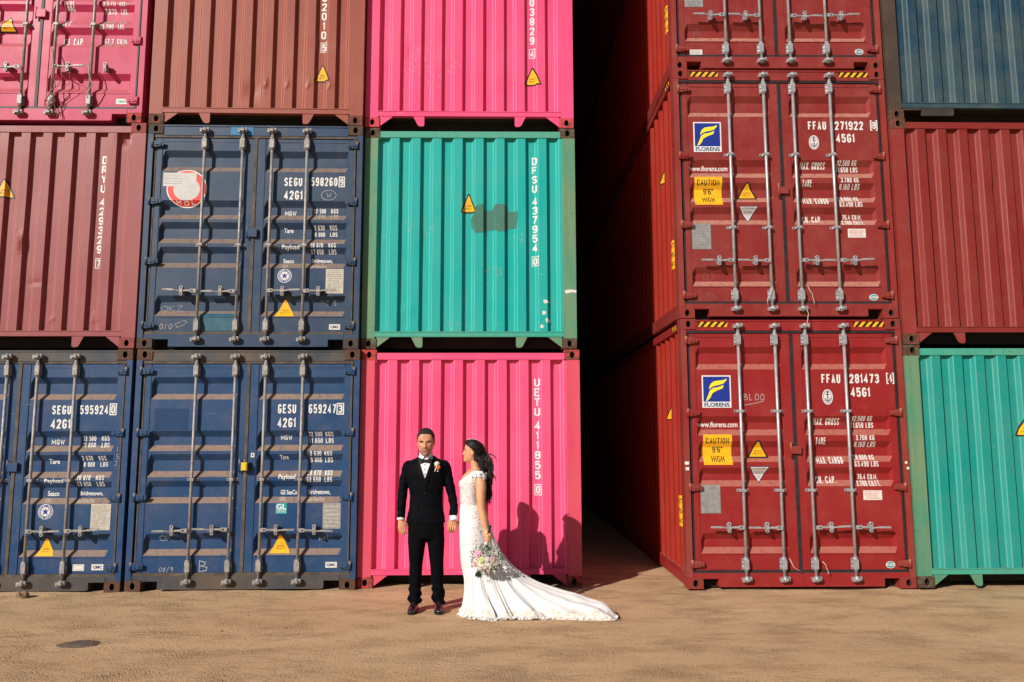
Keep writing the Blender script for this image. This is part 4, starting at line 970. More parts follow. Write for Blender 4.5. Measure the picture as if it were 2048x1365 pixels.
# ------------------------------------------------------------------ ground
def ground_z(x, y):
    d = max(0.0, 1-max(abs(x-1.5)-9, abs(y+1)-7, 0)/6)
    return d*(0.020*mn.noise(Vector((x*.55, y*.9, 3.1)))+0.007*mn.noise(Vector((x*1.4, y*2.6, 1.7)))+0.003*mn.noise(Vector((x*6, y*9, 5)))) - 0.014 + 0.016*max(0, 1-abs(y+.13)/.2)*max(0, .35+mn.noise(Vector((x*2.2, y*3, 8))))*(1 if (x < -.1 or x > 3.6) else .3)
def axis(a, b, st, far):
    v = []; x = a
    while x < b: v.append(x); x += st
    v.append(b); g = st
    lo = a; hi = b; L = []; Hh = []
    while hi < far: g *= 1.45; hi += g; lo -= g; Hh.append(hi); L.append(lo)
    return L[::-1]+v+Hh
gx = axis(-5.5, 8.5, .05, 260); gy = axis(-5.2, 1.2, .035, 260)
vs = [(x, y, ground_z(x, y)) for y in gy for x in gx]; n = len(gx)
me = bpy.data.meshes.new('ground'); me.from_pydata(vs, [], [(j*n+i, j*n+i+1, (j+1)*n+i+1, (j+1)*n+i) for j in range(len(gy)-1) for i in range(n-1)])
me.polygons.foreach_set('use_smooth', [True]*len(me.polygons))
m, n_, l_, b_ = nt('packed_dirt')
g = n_.new('ShaderNodeNewGeometry'); pos = g.outputs['Position']
c1 = _noise(n_, l_, pos, 0.7, 5, .6, (1, 2.2, 1)); c2 = _noise(n_, l_, pos, 1.0, 7, .7, (1.6, 3.4, 1)); c3 = _noise(n_, l_, pos, 130, 3, .7); c4 = _noise(n_, l_, pos, 38, 5, .7)
vor = n_.new('ShaderNodeTexVoronoi'); vor.inputs['Scale'].default_value = 75; l_.new(pos, vor.inputs['Vector'])
col = _mix(n_, l_, _map(n_, l_, c1, .35, .65), (0.60, 0.388, 0.215), (0.67, 0.453, 0.265))
col = _mix(n_, l_, _mul(n_, l_, _map(n_, l_, c2, .46, .80), .30), col, (0.40, 0.25, 0.14))
col = _mix(n_, l_, _mul(n_, l_, _map(n_, l_, c3, .46, .70), .5), col, (0.30, 0.19, 0.105))
gravel_zone = _map(n_, l_, c2, .46, .64)
pebm = _mul(n_, l_, _map(n_, l_, vor.outputs['Distance'], .30, .18), gravel_zone)
col = _mix(n_, l_, _mul(n_, l_, _mul(n_, l_, _map(n_, l_, vor.outputs['Distance'], .35, .6), gravel_zone), .5), col, (0.20, 0.13, 0.075))
col = _mix(n_, l_, _mul(n_, l_, _map(n_, l_, c4, .52, .75), .3), col, (0.50, 0.34, 0.22))
l_.new(col, b_.inputs['Base Color']); b_.inputs['Roughness'].default_value = .95; b_.inputs['Specular IOR Level'].default_value = .12
hh = _mul(n_, l_, _mul(n_, l_, c3, .5), _mul(n_, l_, c4, 1.2), 'ADD')
hh = _mul(n_, l_, hh, _mul(n_, l_, _mul(n_, l_, vor.outputs['Distance'], gravel_zone), -1.4), 'ADD')
bp = n_.new('ShaderNodeBump'); bp.inputs['Strength'].default_value = 1.0; bp.inputs["Distance"].default_value = .009
l_.new(hh, bp.inputs['Height']); l_.new(bp.outputs[0], b_.inputs['Normal'])
me.materials.append(m)
go = link('ground', me); go['kind'] = 'structure'; go['label'] = 'packed sandy dirt yard with gravelly streaks'
# loose pebbles: nobody could count them
rg = random.Random(21); mb = MB(); M_peb = plain('pebble_stone', (0.24, 0.16, 0.10), .9, noise_amt=.4, scale=15)
for i in range(2600):
    x = rg.uniform(-4.5, 7.5); y = rg.uniform(-3.9, -.05)
    if mn.noise(Vector((x*.8, y*2.4, 7.7))) < rg.uniform(-.25, .35): continue
    if i % 4 == 0: y = -.13-abs(rg.gauss(0, .12))
    s = rg.uniform(.003, .009) * (1.7 if rg.random() < .06 else 1); z = ground_z(x, y)
    a = rg.uniform(0, 6.28); ca, sa = math.cos(a)*s, math.sin(a)*s; h = s*rg.uniform(.5, .9); w = rg.uniform(.6, 1)
    mb.add([(x+ca, y+sa, z-.001), (x-sa*w, y+ca*w, z-.001), (x-ca, y-sa, z-.001), (x+sa*w, y-ca*w, z-.001), (x+ca*.4, y+sa*.4, z+h), (x-ca*.3, y-sa*.5, z+h*.9)],
           [(0, 1, 4), (1, 5, 4), (1, 2, 5), (2, 3, 5), (3, 4, 5), (3, 0, 4)], M_peb)
mb.keep = True
po = link('pebbles', mb.mesh('pebbles')); po['kind'] = 'stuff'; po['label'] = 'small pebbles strewn over the dirt'; po['category'] = 'gravel'
def stone(x, y, r_, label, sd):
    mb = MB(); mb.ell((0, 0, r_[2]*.55), r_, M_peb, 12, 8, lambda d: .8+.45*mn.noise(d*1.6+Vector((sd, sd, 0))))
    o = link('stone', mb.mesh('stone')); o.location = (x, y, ground_z(x, y)); o['label'] = label; o['category'] = 'stone'
    for p in o.data.polygons: p.use_smooth = False
    return o
stone(-3.34, -.37, (.075, .06, .055), 'brown angular stone lying in front of the leftmost blue container', 2.2)
mb = MB(); rg = random.Random(3); n = 26; ring = [(-1.80+.155*math.cos(2*math.pi*i/n)*rg.uniform(.88, 1.1), -2.21+.115*math.sin(2*math.pi*i/n)*rg.uniform(.88, 1.1)) for i in range(n)]
mb.add([(-1.80, -2.21, ground_z(-1.8, -2.21)+.003)]+[(x, y, ground_z(x, y)+.003) for x, y in ring]+[(-1.80+(x+1.8)*1.12, -2.21+(y+2.21)*1.12, ground_z(x, y)-.004) for x, y in ring],
       [(0, 1+i, 1+(i+1) % n) for i in range(n)]+[(1+i, 1+n+i, 1+n+(i+1) % n, 1+(i+1) % n) for i in range(n)], plain('damp_dark_soil', (0.15, 0.105, 0.075), .8, noise_amt=.35, scale=40, bump=.4), True)
o = link('oil_stain', mb.mesh('oil_stain')); o['label'] = 'small dark oval stain on the dirt in the left foreground'; o['category'] = 'stain'
#PART3
# ------------------------------------------------------------------ figures
def limb(mb, path, rad, ref=(1, 0, 0), seg=16, mat=None):
    """closed tapered tube with elliptical sections; rad = [(along ref, across)]"""
    path = [Vector(p) for p in path]; ref = Vector(ref); n = len(path); vs = []
    for i, p in enumerate(path):
        t = (path[min(i+1, n-1)]-path[max(i-1, 0)]).normalized()
        sd = (ref-t*ref.dot(t)).normalized(); ot = t.cross(sd); a, b = rad[i] if isinstance(rad[i], tuple) else (rad[i], rad[i])
        for k in range(seg):
            an = 2*math.pi*k/seg; vs.append(p+sd*a*math.cos(an)+ot*b*math.sin(an))
    fs = []
    for i in range(n-1):
        for k in range(seg):
            a = i*seg+k; b = i*seg+(k+1) % seg; fs.append((a, b, b+seg, a+seg))
    fs.append(tuple(range(seg))[::-1]); fs.append(tuple((n-1)*seg+k for k in range(seg)))
    mb.add(vs, fs, mat, True)
def smooth_path(pts, rads, m=4):
    """Catmull-Rom through points and radii"""
    P = [Vector(p) for p in pts]; Q = [r if isinstance(r, tuple) else (r, r) for r in rads]; o = []; q = []
    for i in range(len(P)-1):
        p0, p1, p2, p3 = P[max(i-1, 0)], P[i], P[i+1], P[min(i+2, len(P)-1)]
        for k in range(m):
            t = k/m; o.append(0.5*((2*p1)+(p2-p0)*t+(2*p0-5*p1+4*p2-p3)*t*t+(3*p1-p0-3*p2+p3)*t**3))
            q.append((lerp(Q[i][0], Q[i+1][0], t), lerp(Q[i][1], Q[i+1][1], t)))
    o.append(P[-1]); q.append(Q[-1]); return o, q
def remesh(mb, name, vox, it=4, mats=()):
    me = mb.mesh(name+'_raw'); o = bpy.data.objects.new(name+'_raw', me); COL.objects.link(o)
    r_ = o.modifiers.new('r', 'REMESH'); r_.mode = 'VOXEL'; r_.voxel_size = vox; r_.use_smooth_shade = True
    if it: s_ = o.modifiers.new('s', 'SMOOTH'); s_.factor = .5; s_.iterations = it
    dg = bpy.context.evaluated_depsgraph_get(); me2 = bpy.data.meshes.new_from_object(o.evaluated_get(dg), depsgraph=dg)
    bpy.data.objects.remove(o); bpy.data.meshes.remove(me)
    me2.name = name; me2.materials.clear()
    for m_ in mats: me2.materials.append(m_)
    me2.polygons.foreach_set('use_smooth', [True]*len(me2.polygons)); me2.polygons.foreach_set('material_index', [0]*len(me2.polygons))
    return me2
def carve(me, fn, disp=None):
    bm = bmesh.new(); bm.from_mesh(me)
    bmesh.ops.delete(bm, geom=[f for f in bm.faces if fn(f.calc_center_median())], context='FACES')
    if disp:
        bm.normal_update()
        for v in bm.verts: v.co += v.normal*disp(v.co)
    bm.to_mesh(me); bm.free(); me.polygons.foreach_set('use_smooth', [True]*len(me.polygons)); return me

HL = [(0, .020, .060, .0), (.03, .032, .074, .0), (.08, .043, .081, .006), (.16, .055, .083, .03), (.25, .063, .082, .05), (.35, .069, .082, .068), (.45, .073, .082, .083), (.55, .0755, .082, .092), (.65, .0765, .083, .096), (.75, .0745, .079, .094), (.84, .0645, .066, .083), (.91, .050, .049, .064), (.96, .033, .031, .044), (1, .009, .008, .012)]
def hl(h):
    h = min(max(h, 0), 1)
    for a, b in zip(HL[:-1], HL[1:]):
        if h <= b[0]:
            t = (h-a[0])/(b[0]-a[0]); return [lerp(a[i], b[i], t) for i in (1, 2, 3)]
    return list(HL[-1][1:])
def G(a, s): return math.exp(-(a/s)**2)
class Head:
    def __init__(s, c, H, yaw_, tilt=0, sc=(1, 1), fem=False, roll_=0):
        s.H = H; s.sc = sc; s.fem = fem
        s.M = Matrix.Translation(Vector(c)) @ Matrix.Rotation(yaw_, 4, 'Z') @ Matrix.Rotation(tilt, 4, 'X') @ Matrix.Rotation(roll_, 4, 'Y')
    def local(s, th, h, off=0.0):
        """th 0 = straight ahead (-y), positive to +x"""
        w, f, b = hl(h); w *= s.sc[0]; f *= s.sc[1]; b *= s.sc[1]
        sx, cx = math.sin(th), math.cos(th)
        e = .82 if cx > 0 else .95
        x = w*math.copysign(abs(sx)**e, sx); y = -(f if cx > 0 else b)*math.copysign(abs(cx)**e, cx)
        d = 0.0
        if cx > 0:
            k = s.sc[1]
            noseA = .028 if not s.fem else .024
            if .30 < h < .60:
                q = (.60-h)/.25; q = min(q, 1) if h >= .35 else max(0, (h-.30)/.05)
                d += noseA*q*G(x, .0095+.005*q)
            d += .006*G(x-.013, .007)*G(h-.345, .025)+.006*G(x+.013, .007)*G(h-.345, .025)
            for sgn in (-1, 1):
                d -= .0125*G(x-sgn*.031, .016)*G(h-.505, .045)
                d += .003*G(x-sgn*.045, .02)*G(h-.40, .06)
                d += .0055*G(x-sgn*.03, .022)*G(h-.575, .028)
            d += .0075*G(x, .020)*G(h-.252, .016)+.0075*G(x, .017)*G(h-.205, .016)-.003*G(x, .02)*G(h-.228, .008)
            d += .006*G(x, .02)*G(h-.07, .05)-.003*G(x, .02)*G(h-.155, .02)
            y -= d*k
        nx, ny = x, y; l_ = math.hypot(nx, ny) or 1
        return Vector((x+nx/l_*off, y+ny/l_*off, (h-.5)*s.H+(off*max(0, h-.75)*3.2)))
    def pt(s, th, h, off=0.0): return s.M @ s.local(th, h, off)
    def grid(s, mb, mat=None, offfn=None, nt_=56, nh=48):
        vs = []; fs = []
        for j in range(nh+1):
            h = j/nh
            for i in range(nt_):
                th = 2*math.pi*i/nt_-math.pi; vs.append(s.pt(th, h, offfn(th, h) if offfn else 0))
        for j in range(nh):
            for i in range(nt_): a = j*nt_+i; b = j*nt_+(i+1) % nt_; fs.append((a, b, b+nt_, a+nt_))
        fs.append(tuple(range(nt_))[::-1]); fs.append(tuple(nh*nt_+i for i in range(nt_)))
        mb.add(vs, fs, mat, True)
    def patch(s, mb, pts, mat, off=.0015, n=6):
        """strip on the face: list of (th, h, half height in h)"""
        vs = []; m_ = len(pts)
        for th, h, w in pts: vs += [s.pt(th, h-w, off), s.pt(th, h, off+.0015), s.pt(th, h+w, off)]
        fs = []
        for i in range(m_-1): fs += [(i*3, (i+1)*3, (i+1)*3+1, i*3+1), (i*3+1, (i+1)*3+1, (i+1)*3+2, i*3+2)]
        mb.add(vs, fs, mat, True)

def skin(name, col, red):
    m, n, l, b = nt(name); g_ = n.new('ShaderNodeNewGeometry')
    a = _noise(n, l, g_.outputs['Position'], 18, 4, .6)
    l.new(_mix(n, l, _map(n, l, a, .35, .7), col, red), b.inputs['Base Color']); b.inputs['Roughness'].default_value = .5
    b.inputs['Subsurface Weight'].default_value = .12; b.inputs['Subsurface Radius'].default_value = (.012, .005, .003); b.inputs['Subsurface Scale'].default_value = .4
    return m
M_skin = skin('tan_skin', (0.58, 0.285, 0.165), (0.50, 0.20, 0.11))
M_skin2 = skin('warm_skin', (0.68, 0.35, 0.19), (0.62, 0.27, 0.14))
def cloth(name, col, rough, sheen, amt, scale, bump):
    m = plain(name, col, rough, spec=.10, noise_amt=amt, scale=scale, bump=bump); b = m.node_tree.nodes['Principled BSDF']
    b.inputs['Sheen Weight'].default_value = sheen; b.inputs['Sheen Roughness'].default_value = .35; b.inputs['Sheen Tint'].default_value = (0.35, 0.45, 0.8, 1); return m
M_velvet = cloth('midnight_velvet', (0.0012, 0.0016, 0.0036), .8, .022, .5, 14, .5)
M_trouser = cloth('black_wool', (0.0010, 0.0011, 0.0024), .85, .008, .3, 14, .3)
M_lapel = plain('satin_lapel', (0.0010, 0.0012, 0.0026), .7, spec=.12)
M_bow = plain('black_satin', (0.008, 0.009, 0.013), .35, spec=.5)
M_shirt = plain('white_cotton', (0.78, 0.78, 0.80), .8, noise_amt=.04, scale=40, bump=.2)
M_hairshort = plain('short_dark_hair', (0.017, 0.010, 0.008), .8, noise_amt=.5, scale=180, bump=.6)
M_hair = plain('dark_brown_hair', (0.010, 0.005, 0.006), .5, spec=.35, noise_amt=.5, scale=60)
M_browshade = plain('eyebrow_and_face_shade', (0.03, 0.015, 0.010), .9)  # eyebrows; also painted as the shade of the upper lids
M_lip = plain('lip', (0.42, 0.12, 0.10), .45); M_lip2 = plain('rose_lip', (0.60, 0.10, 0.11), .4)
M_eye = plain('eye_white', (0.55, 0.50, 0.47), .3); M_iris = plain('dark_iris', (0.02, 0.01, 0.008), .2)
M_patent = plain('patent_leather', (0.018, 0.010, 0.012), .12, spec=.8)
M_sole = plain('shoe_sole', (0.015, 0.012, 0.012), .7)

def hand(mb, w, down, across, normal, L=.175, curl=.25, spread=.0, thumb=1, fcurl=None, sc=1.0):
    """w wrist; down = direction of the fingers; across = towards the little finger; normal = out of the back of the hand"""
    w, dn, ac, no = Vector(w), Vector(down).normalized(), Vector(across).normalized(), Vector(normal).normalized()
    PL = L*.50
    limb(mb, [w-dn*.02, w+dn*PL*.3, w+dn*PL*.75, w+dn*PL*1.05], [(.024*sc, .018*sc), (.032*sc, .017*sc), (.040*sc, .015*sc), (.038*sc, .012*sc)], ac, 14)
    lens = (.42, .47, .44, .34)
    for i in range(4):
        o = (i-1.5)*.0195*sc; b0 = w+dn*PL*(.86 if i in (1, 2) else .82)+ac*o; l_ = L*lens[i]; c = curl if fcurl is None else fcurl[i]
        pts = [b0]; d = dn+ac*(i-1.5)*spread; an = 0
        for s_, f_ in ((.16, .0), (.42, .35), (.32, 1.0), (.22, 1.6)):
            an = c*f_*1.2; pts.append(pts[-1]+(d*math.cos(an)-no*math.sin(an)).normalized()*l_*s_*1.0)
        limb(mb, pts, [.0095*sc, .0098*sc, .0092*sc, .0082*sc, .0062*sc], ac, 10)
    b0 = w+dn*PL*.22-ac*.026*sc; t1 = b0+(-ac*.55+dn*.8-no*.35).normalized()*L*.22; t2 = t1+(-ac*.2+dn*.9-no*.45).normalized()*L*.18; t3 = t2+(ac*.1+dn-no*.4).normalized()*L*.13
    limb(mb, [b0, t1, t2, t3], [.014*sc, .011*sc, .0095*sc, .0065*sc], no, 10)

# ---- the groom
GX, GY = 0.834, -1.11
groom = thing('person', 'man in a black velvet suit and bow tie standing in front of the pink container', 'person', (0, 0, 0))
TR = [(.80, .190, .116), (.86, .180, .112), (.95, .160, .104), (1.05, .154, .102), (1.15, .170, .110), (1.25, .196, .118), (1.31, .203, .112), (1.35, .200, .100), (1.382, .160, .082), (1.41, .100, .068), (1.43, .070, .058)]
def tring(z):
    z = min(max(z, TR[0][0]), TR[-1][0])
    for a, b in zip(TR[:-1], TR[1:]):
        if z <= b[0]: t = (z-a[0])/(b[0]-a[0]); return lerp(a[1], b[1], t), lerp(a[2], b[2], t)
def tfront(x, z, off=0.0):
    rx, ry = tring(z); q = min(.96, abs((x-GX)/rx)); return Vector((x, GY-ry*math.sqrt(1-q*q)-off, z))
hd = Head((.828, -1.135, 1.558), .262, R(0), R(4), (1.06, 1.05))
mb = MB()
limb(mb, [(GX, GY, z) for z, a, b in TR[2:]], [(a-.03, b-.022) for z, a, b in TR[2:]])
limb(mb, [(GX, GY, .98), (GX, GY, .86), (GX, GY, .72)], [(.14, .085), (.155, .095), (.14, .08)])
limb(mb, [(.829, -1.095, 1.38), (.829, -1.10, 1.43), (.828, -1.115, 1.50)], [(.066, .058), (.056, .056), (.054, .058)])
hd.grid(mb)
for s_ in (-1, 1):
    e = hd.pt(s_*1.66, .47, -.004); mb.ell(e, (.011, .018, .033)); mb.ell(hd.pt(s_*1.72, .50, .004), (.006, .017, .026))
AL = [(.668, -1.10, 1.335), (.630, -1.095, 1.22), (.610, -1.09, 1.10), (.606, -1.12, .97), (.603, -1.145, .845)]
AR = [(1.005, -1.10, 1.335), (1.040, -1.095, 1.22), (1.070, -1.09, 1.10), (1.096, -1.115, .97), (1.096, -1.14, .865)]
for A in (AL, AR): limb(mb, *smooth_path(A, [.045, .042, .036, .033, .024]))
LLg = [(.750, -1.10, .78), (.750, -1.10, .62), (.743, -1.105, .42), (.739, -1.09, .22), (.737, -1.07, .05)]
RLg = [(.925, -1.10, .78), (.930, -1.10, .62), (.941, -1.105, .42), (.952, -1.09, .22), (.960, -1.07, .05)]
for A in (LLg, RLg): limb(mb, *smooth_path(A, [.075, .072, .052, .045, .035]))
hand(mb, (.603, -1.148, .835), (.13, -.10, -1), (-1, .15, 0), (-.25, -1, 0), L=.165, curl=.35, fcurl=(.45, .35, .28, .22))
hand(mb, (1.098, -1.142, .845), (-.06, -.10, -1), (1, .1, 0), (.1, -1, 0), L=.165, curl=.5, fcurl=(.5, .55, .6, .6))
me = remesh(mb, 'body', .0042, 3, (M_skin, skin('stubbled_skin', (0.36, 0.175, 0.110), (0.30, 0.125, 0.075))))
for p in me.polygons:
    c = p.center
    if 1.432 < c.z < 1.500 and c.y < -1.165 and abs(c.x-.828) < .046: p.material_index = 1   # moustache and goatee stubble
link('body', me, groom)
# face
mb = MB()
for s_ in (-1, 1):
    th = [s_*a for a in (.15, .27, .42, .58, .70)]
    hd.patch(mb, [(th[0], .556, .010), (th[1], .562, .018), (th[2], .570, .018), (th[3], .566, .014), (th[4], .552, .008)], M_browshade, .003)
link('eyebrows', mb.mesh('eyebrows'), groom)
for s_ in (-1, 1):
    mb = MB(); p = hd.pt(s_*.40, .512, -.0015); mb.ell(p, (.0125, .006, .0055), M_eye, 12, 8); mb.ell(p+Vector((0, -.0038, 0)), (.0055, .003, .0052), M_iris, 10, 6)
    hd.patch(mb, [(s_*.22, .518, .006), (s_*.33, .526, .011), (s_*.46, .526, .011), (s_*.60, .516, .006)], M_browshade, .0015)  # upper lid shade drawn as a dark strip
    link('eye', mb.mesh('eye'), groom)
mb = MB(); hd.patch(mb, [(-.30, .234, .003), (-.16, .244, .010), (0, .240, .009), (.16, .244, .010), (.30, .234, .003)], M_lip, .001); hd.patch(mb, [(-.24, .222, .003), (0, .212, .012), (.24, .222, .003)], M_lip, .001); hd.patch(mb, [(-.3, .230, .002), (0, .229, .003), (.3, .230, .002)], M_browshade, .0035)
link('mouth', mb.mesh('mouth'), groom)
def hairline(th):
    a = abs(th)
    if a < .55: return .805
    if a < 1.0: return lerp(.805, .68, (a-.55)/.45)
    if a < 1.35: return lerp(.68, .50, (a-1.0)/.35)
    if a < 1.55: return .48
    if a < 1.9: return .62
    return lerp(.55, .22, min(1, (a-1.9)/.6))
def hoff(th, h):
    q = (h-hairline(th))/.02
    return -.010+.0155*min(1, max(0, q))+(.004*max(0, h-.8)*5 if q > 0 else 0)+.0012*mn.noise(Vector((th*9, h*40, 0)))
mb = MB(); hd.grid(mb, M_hairshort, hoff, 72, 64); link('hair', mb.mesh('hair'), groom)
# shirt front, collar
mb = MB()
for j in range(15):
    pass
def torso_patch(u_fn, zs, off, mat, cols=8, name='p'):
    vs = []
    for z in zs:
        a, b = u_fn(z)
        for i in range(cols+1): vs.append(tfront(lerp(a, b, i/cols), z, off))
    n = cols+1; return vs, [(j*n+i, j*n+i+1, (j+1)*n+i+1, (j+1)*n+i) for j in range(len(zs)-1) for i in range(cols)]
VB = 1.205
vw = lambda z: .079*max(0, (z-VB)/(1.44-VB))**.95
mb = MB(); vs, fs = torso_patch(lambda z: (GX-.006-vw(z)-.012, GX-.006+vw(z)+.012), [lerp(VB-.01, 1.425, j/14) for j in range(15)], -.006, M_shirt); mb.add(vs, fs, M_shirt, True)
limb(mb, [(.829, -1.103, 1.405), (.829, -1.107, 1.435), (.829, -1.112, 1.462)], [(.080, .068), (.066, .066), (.062, .064)], seg=24, mat=M_shirt)
for s_ in (-1, 1): mb.add([(.829+s_*.002, -1.186, 1.440), (.829+s_*.052, -1.168, 1.464), (.829+s_*.060, -1.160, 1.425), (.829+s_*.024, -1.190, 1.402)], [(0, 1, 2, 3)], M_shirt)
link('shirt', mb.mesh('shirt'), groom)
mb = MB()
for z in (1.352, 1.305, 1.26): mb.ell(tfront(GX-.006, z, .001), (.005, .003, .005), M_black, 8, 5)
link('shirt_studs', mb.mesh('shirt_studs'), groom); groom.children[-1]['kind'] = 'stuff'
# bow tie
mb = MB(); bc = Vector((.830, -1.205, 1.386))
for s_ in (-1, 1):
    for lay, (w, hgt, dz) in enumerate(((.060, .031, 0), (.052, .026, -.004))):
        y = bc.y+lay*.006
        pts = [(.006, .008), (.03, .018), (w, hgt), (w+.004, 0), (w, -hgt), (.03, -.018), (.006, -.008)]
        vs = [(bc.x+s_*a, y-(.006 if .02 < a < .04 else 0), bc.z+b+dz) for a, b in pts]+[(bc.x+s_*a, y+.012, bc.z+b+dz) for a, b in pts]; n = len(pts)
        mb.add(vs, [tuple(range(n)), tuple(range(2*n-1, n-1, -1))]+[(i, i+n, (i+1) % n+n, (i+1) % n) for i in range(n)], M_bow)
mb.box(bc.x-.011, bc.x+.011, bc.y-.010, bc.y+.010, bc.z-.012, bc.z+.012, M_bow)
link('bow_tie', mb.mesh('bow_tie'), groom)
# jacket
mb = MB()
limb(mb, *smooth_path([(GX, GY, z) for z, a, b in TR], [(a, b) for z, a, b in TR], 3), seg=40)
for A, x in ((AL, -1), (AR, 1)):
    B = [Vector(p) for p in A]; B[0] = B[0]+Vector((0, 0, .01)); q = smooth_path(B, [(.058, .062), (.050, .056), (.045, .050), (.041, .044), (.040, .040)])
    limb(mb, *q, seg=22); mb.ell(B[0]+Vector((x*-.004, 0, -.008)), (.056, .060, .050), None, 16, 10)
def jd(p):
    z = p.z; a = abs(p.x-GX)
    if a > .17+.0: return .0075*mn.noise(Vector((p.x*12, p.y*9, z*24)))+.002*mn.noise(p*45)
    return .004*mn.noise(Vector((p.x*7, p.y*7, z*13)))+.0015*mn.noise(p*40)
me = remesh(mb, 'jacket', .0062, 4, (M_velvet,))
def jcut(p): return (p.y < GY and VB < p.z and abs(p.x-(GX-.006)) < vw(p.z)) or (p.z > 1.40 and abs(p.x-GX) < .066 and p.y < GY) or p.z > 1.436
carve(me, jcut, jd); jk = link('jacket', me, groom)
mb = MB()
for s_ in (-1, 1):
    # shawl-like lapel: folded strip from collar to the button
    vs = []; zs = [lerp(1.425, 1.10, j/12) for j in range(13)]
    for z in zs:
        inn = vw(z)-.003 if z > VB else -.006
        t = (1.425-z)/.325; w = .012+.034*math.sin(min(1, t*1.25)*math.pi*.5)*(1 if t < .62 else max(.1, (1-t)/.38))
        if .26 < t < .34: w += .012
        for k, o_ in ((0, .006), (.5, .011), (1, .005)): vs.append(tfront(GX-.006+s_*(inn+w*k), z, o_))
    mb.add(vs, [(j*3+i, j*3+i+1, (j+1)*3+i+1, (j+1)*3+i) for j in range(12) for i in range(2)], M_lapel, True)
link('lapels', mb.mesh('lapels'), jk)
for s_ in (-1, 1):
    mb = MB(); vs = []
    for z in (.955, .93, .905):
        for i in range(5): vs.append(tfront(GX+s_*(.065+.085*i/4), z-.006*i/4, .006))
    mb.add(vs, [(j*5+i, j*5+i+1, (j+1)*5+i+1, (j+1)*5+i) for j in range(2) for i in range(4)], M_velvet, True); link('pocket_flap', mb.mesh('pocket_flap'), jk)
mb = MB(); mb.ell(tfront(GX-.003, 1.085, .004), (.008, .004, .008), M_bow, 10, 6); link('button', mb.mesh('button'), jk)
mb = MB(); vs = []
for z in [lerp(VB+.008, 1.10, j/6) for j in range(7)]:
    for x in (-.03, -.012, .0, .02): vs.append(tfront(GX+x, z, .002))
mb.add(vs, [(j*4+i, j*4+i+1, (j+1)*4+i+1, (j+1)*4+i) for j in range(6) for i in range(3)], M_trouser, True); mb.ell(tfront(GX-.006, 1.17, .004), (.006, .003, .006), M_bow, 8, 5)
link('waistcoat', mb.mesh('waistcoat'), groom)
for A, top, bot, sc_ in ((AL, .858, .829, 1), (AR, .868, .824, 1)):
    w = Vector(A[-1]); mb = MB(); dx = -.001 if A is AL else .004
    limb(mb, [(w.x, w.y+.004, top), (w.x+dx*.4, w.y, (top+bot)/2), (w.x+dx, w.y-.004, bot)], [(.036, .035), (.037, .036), (.0375, .037)], seg=22, mat=M_shirt)
    link('shirt_cuff', mb.mesh('shirt_cuff'), groom)
# trousers
mb = MB()
limb(mb, [(GX, GY, .95), (GX, GY, .84), (GX, GY, .74), (GX+.002, GY, .66)], [(.150, .095), (.172, .108), (.172, .106), (.155, .098)], seg=32)
LT = smooth_path([(.752, -1.10, .76), (.750, -1.10, .62), (.744, -1.105, .42), (.740, -1.10, .22), (.737, -1.095, .10), (.737, -1.10, .055)], [(.088, .098), (.086, .092), (.062, .070), (.057, .064), (.062, .072), (.060, .078)])
RT = smooth_path([(.922, -1.10, .76), (.930, -1.10, .62), (.941, -1.105, .42), (.952, -1.10, .22), (.959, -1.095, .10), (.961, -1.10, .055)], [(.086, .098), (.083, .092), (.064, .070), (.057, .064), (.060, .072), (.058, .078)])
limb(mb, *LT, seg=24); limb(mb, *RT, seg=24)
def td(p):
    k = max(0, 1-p.z/.38); cx = .738 if p.x < GX else .957
    return .002*mn.noise(p*18)+k*.015*math.sin(p.z*80+4*mn.noise(Vector((p.x*9, p.y*9, p.z*6)))+(p.x-cx)*22)*(.5+.5*k)
me = remesh(mb, 'trousers', .0062, 3, (M_trouser,)); carve(me, lambda p: False, td); link('trousers', me, groom)
for ax, ay, tx, ty in ((.737, -1.09, .729, -1.335), (.962, -1.09, .983, -1.325)):
    a = Vector((ax, ay, 0)); t = Vector((tx, ty, 0)); d_ = (t-a).normalized(); sh = thing
    mb = MB(); P = []
    limb(mb, [a-d_*.045+Vector((0, 0, .035)), a+Vector((0, 0, .046)), a+d_*.08+Vector((0, 0, .038)), a+d_*.15+Vector((0, 0, .030)), a+d_*.205+Vector((0, 0, .026)), t+Vector((0, 0, .020))], [(.028, .028), (.037, .048), (.042, .040), (.046, .030), (.040, .024), (.016, .013)], (d_.y, -d_.x, 0), 18)
    limb(mb, [a+Vector((0, 0, .03)), a+Vector((0, .0, .085))], [(.036, .044), (.036, .044)], (1, 0, 0), 16)
    me = remesh(mb, 'shoe', .005, 3, (M_patent,)); so_ = link('shoe', me, groom)
    mb = MB(); sd = Vector((d_.y, -d_.x, 0)); out = [(-.05, .024), (-.02, .036), (.05, .036), (.12, .045), (.18, .044), (.225, .032), (.247, .012)]
    L_ = [a+d_*p-sd*q for p, q in out]+[a+d_*p+sd*q for p, q in out[::-1]]
    n = len(L_); mb.add([(p.x, p.y, -.016) for p in L_]+[(p.x, p.y, .012) for p in L_], [tuple(range(n))[::-1], tuple(range(n, 2*n))]+[(i, (i+1) % n, (i+1) % n+n, i+n) for i in range(n)], M_sole); link('sole', mb.mesh('sole'), so_)
    mb = MB()
    for k in range(4): q = a+d_*(.075+.018*k); mb.tube([q-sd*.018+Vector((0, 0, .078-.006*k)), q+Vector((0, 0, .083-.006*k)), q+sd*.018+Vector((0, 0, .078-.006*k))], .0025, 5, M_sole)
    link('shoe_lace', mb.mesh('shoe_lace'), so_); so_.children[-1]['kind'] = 'stuff'
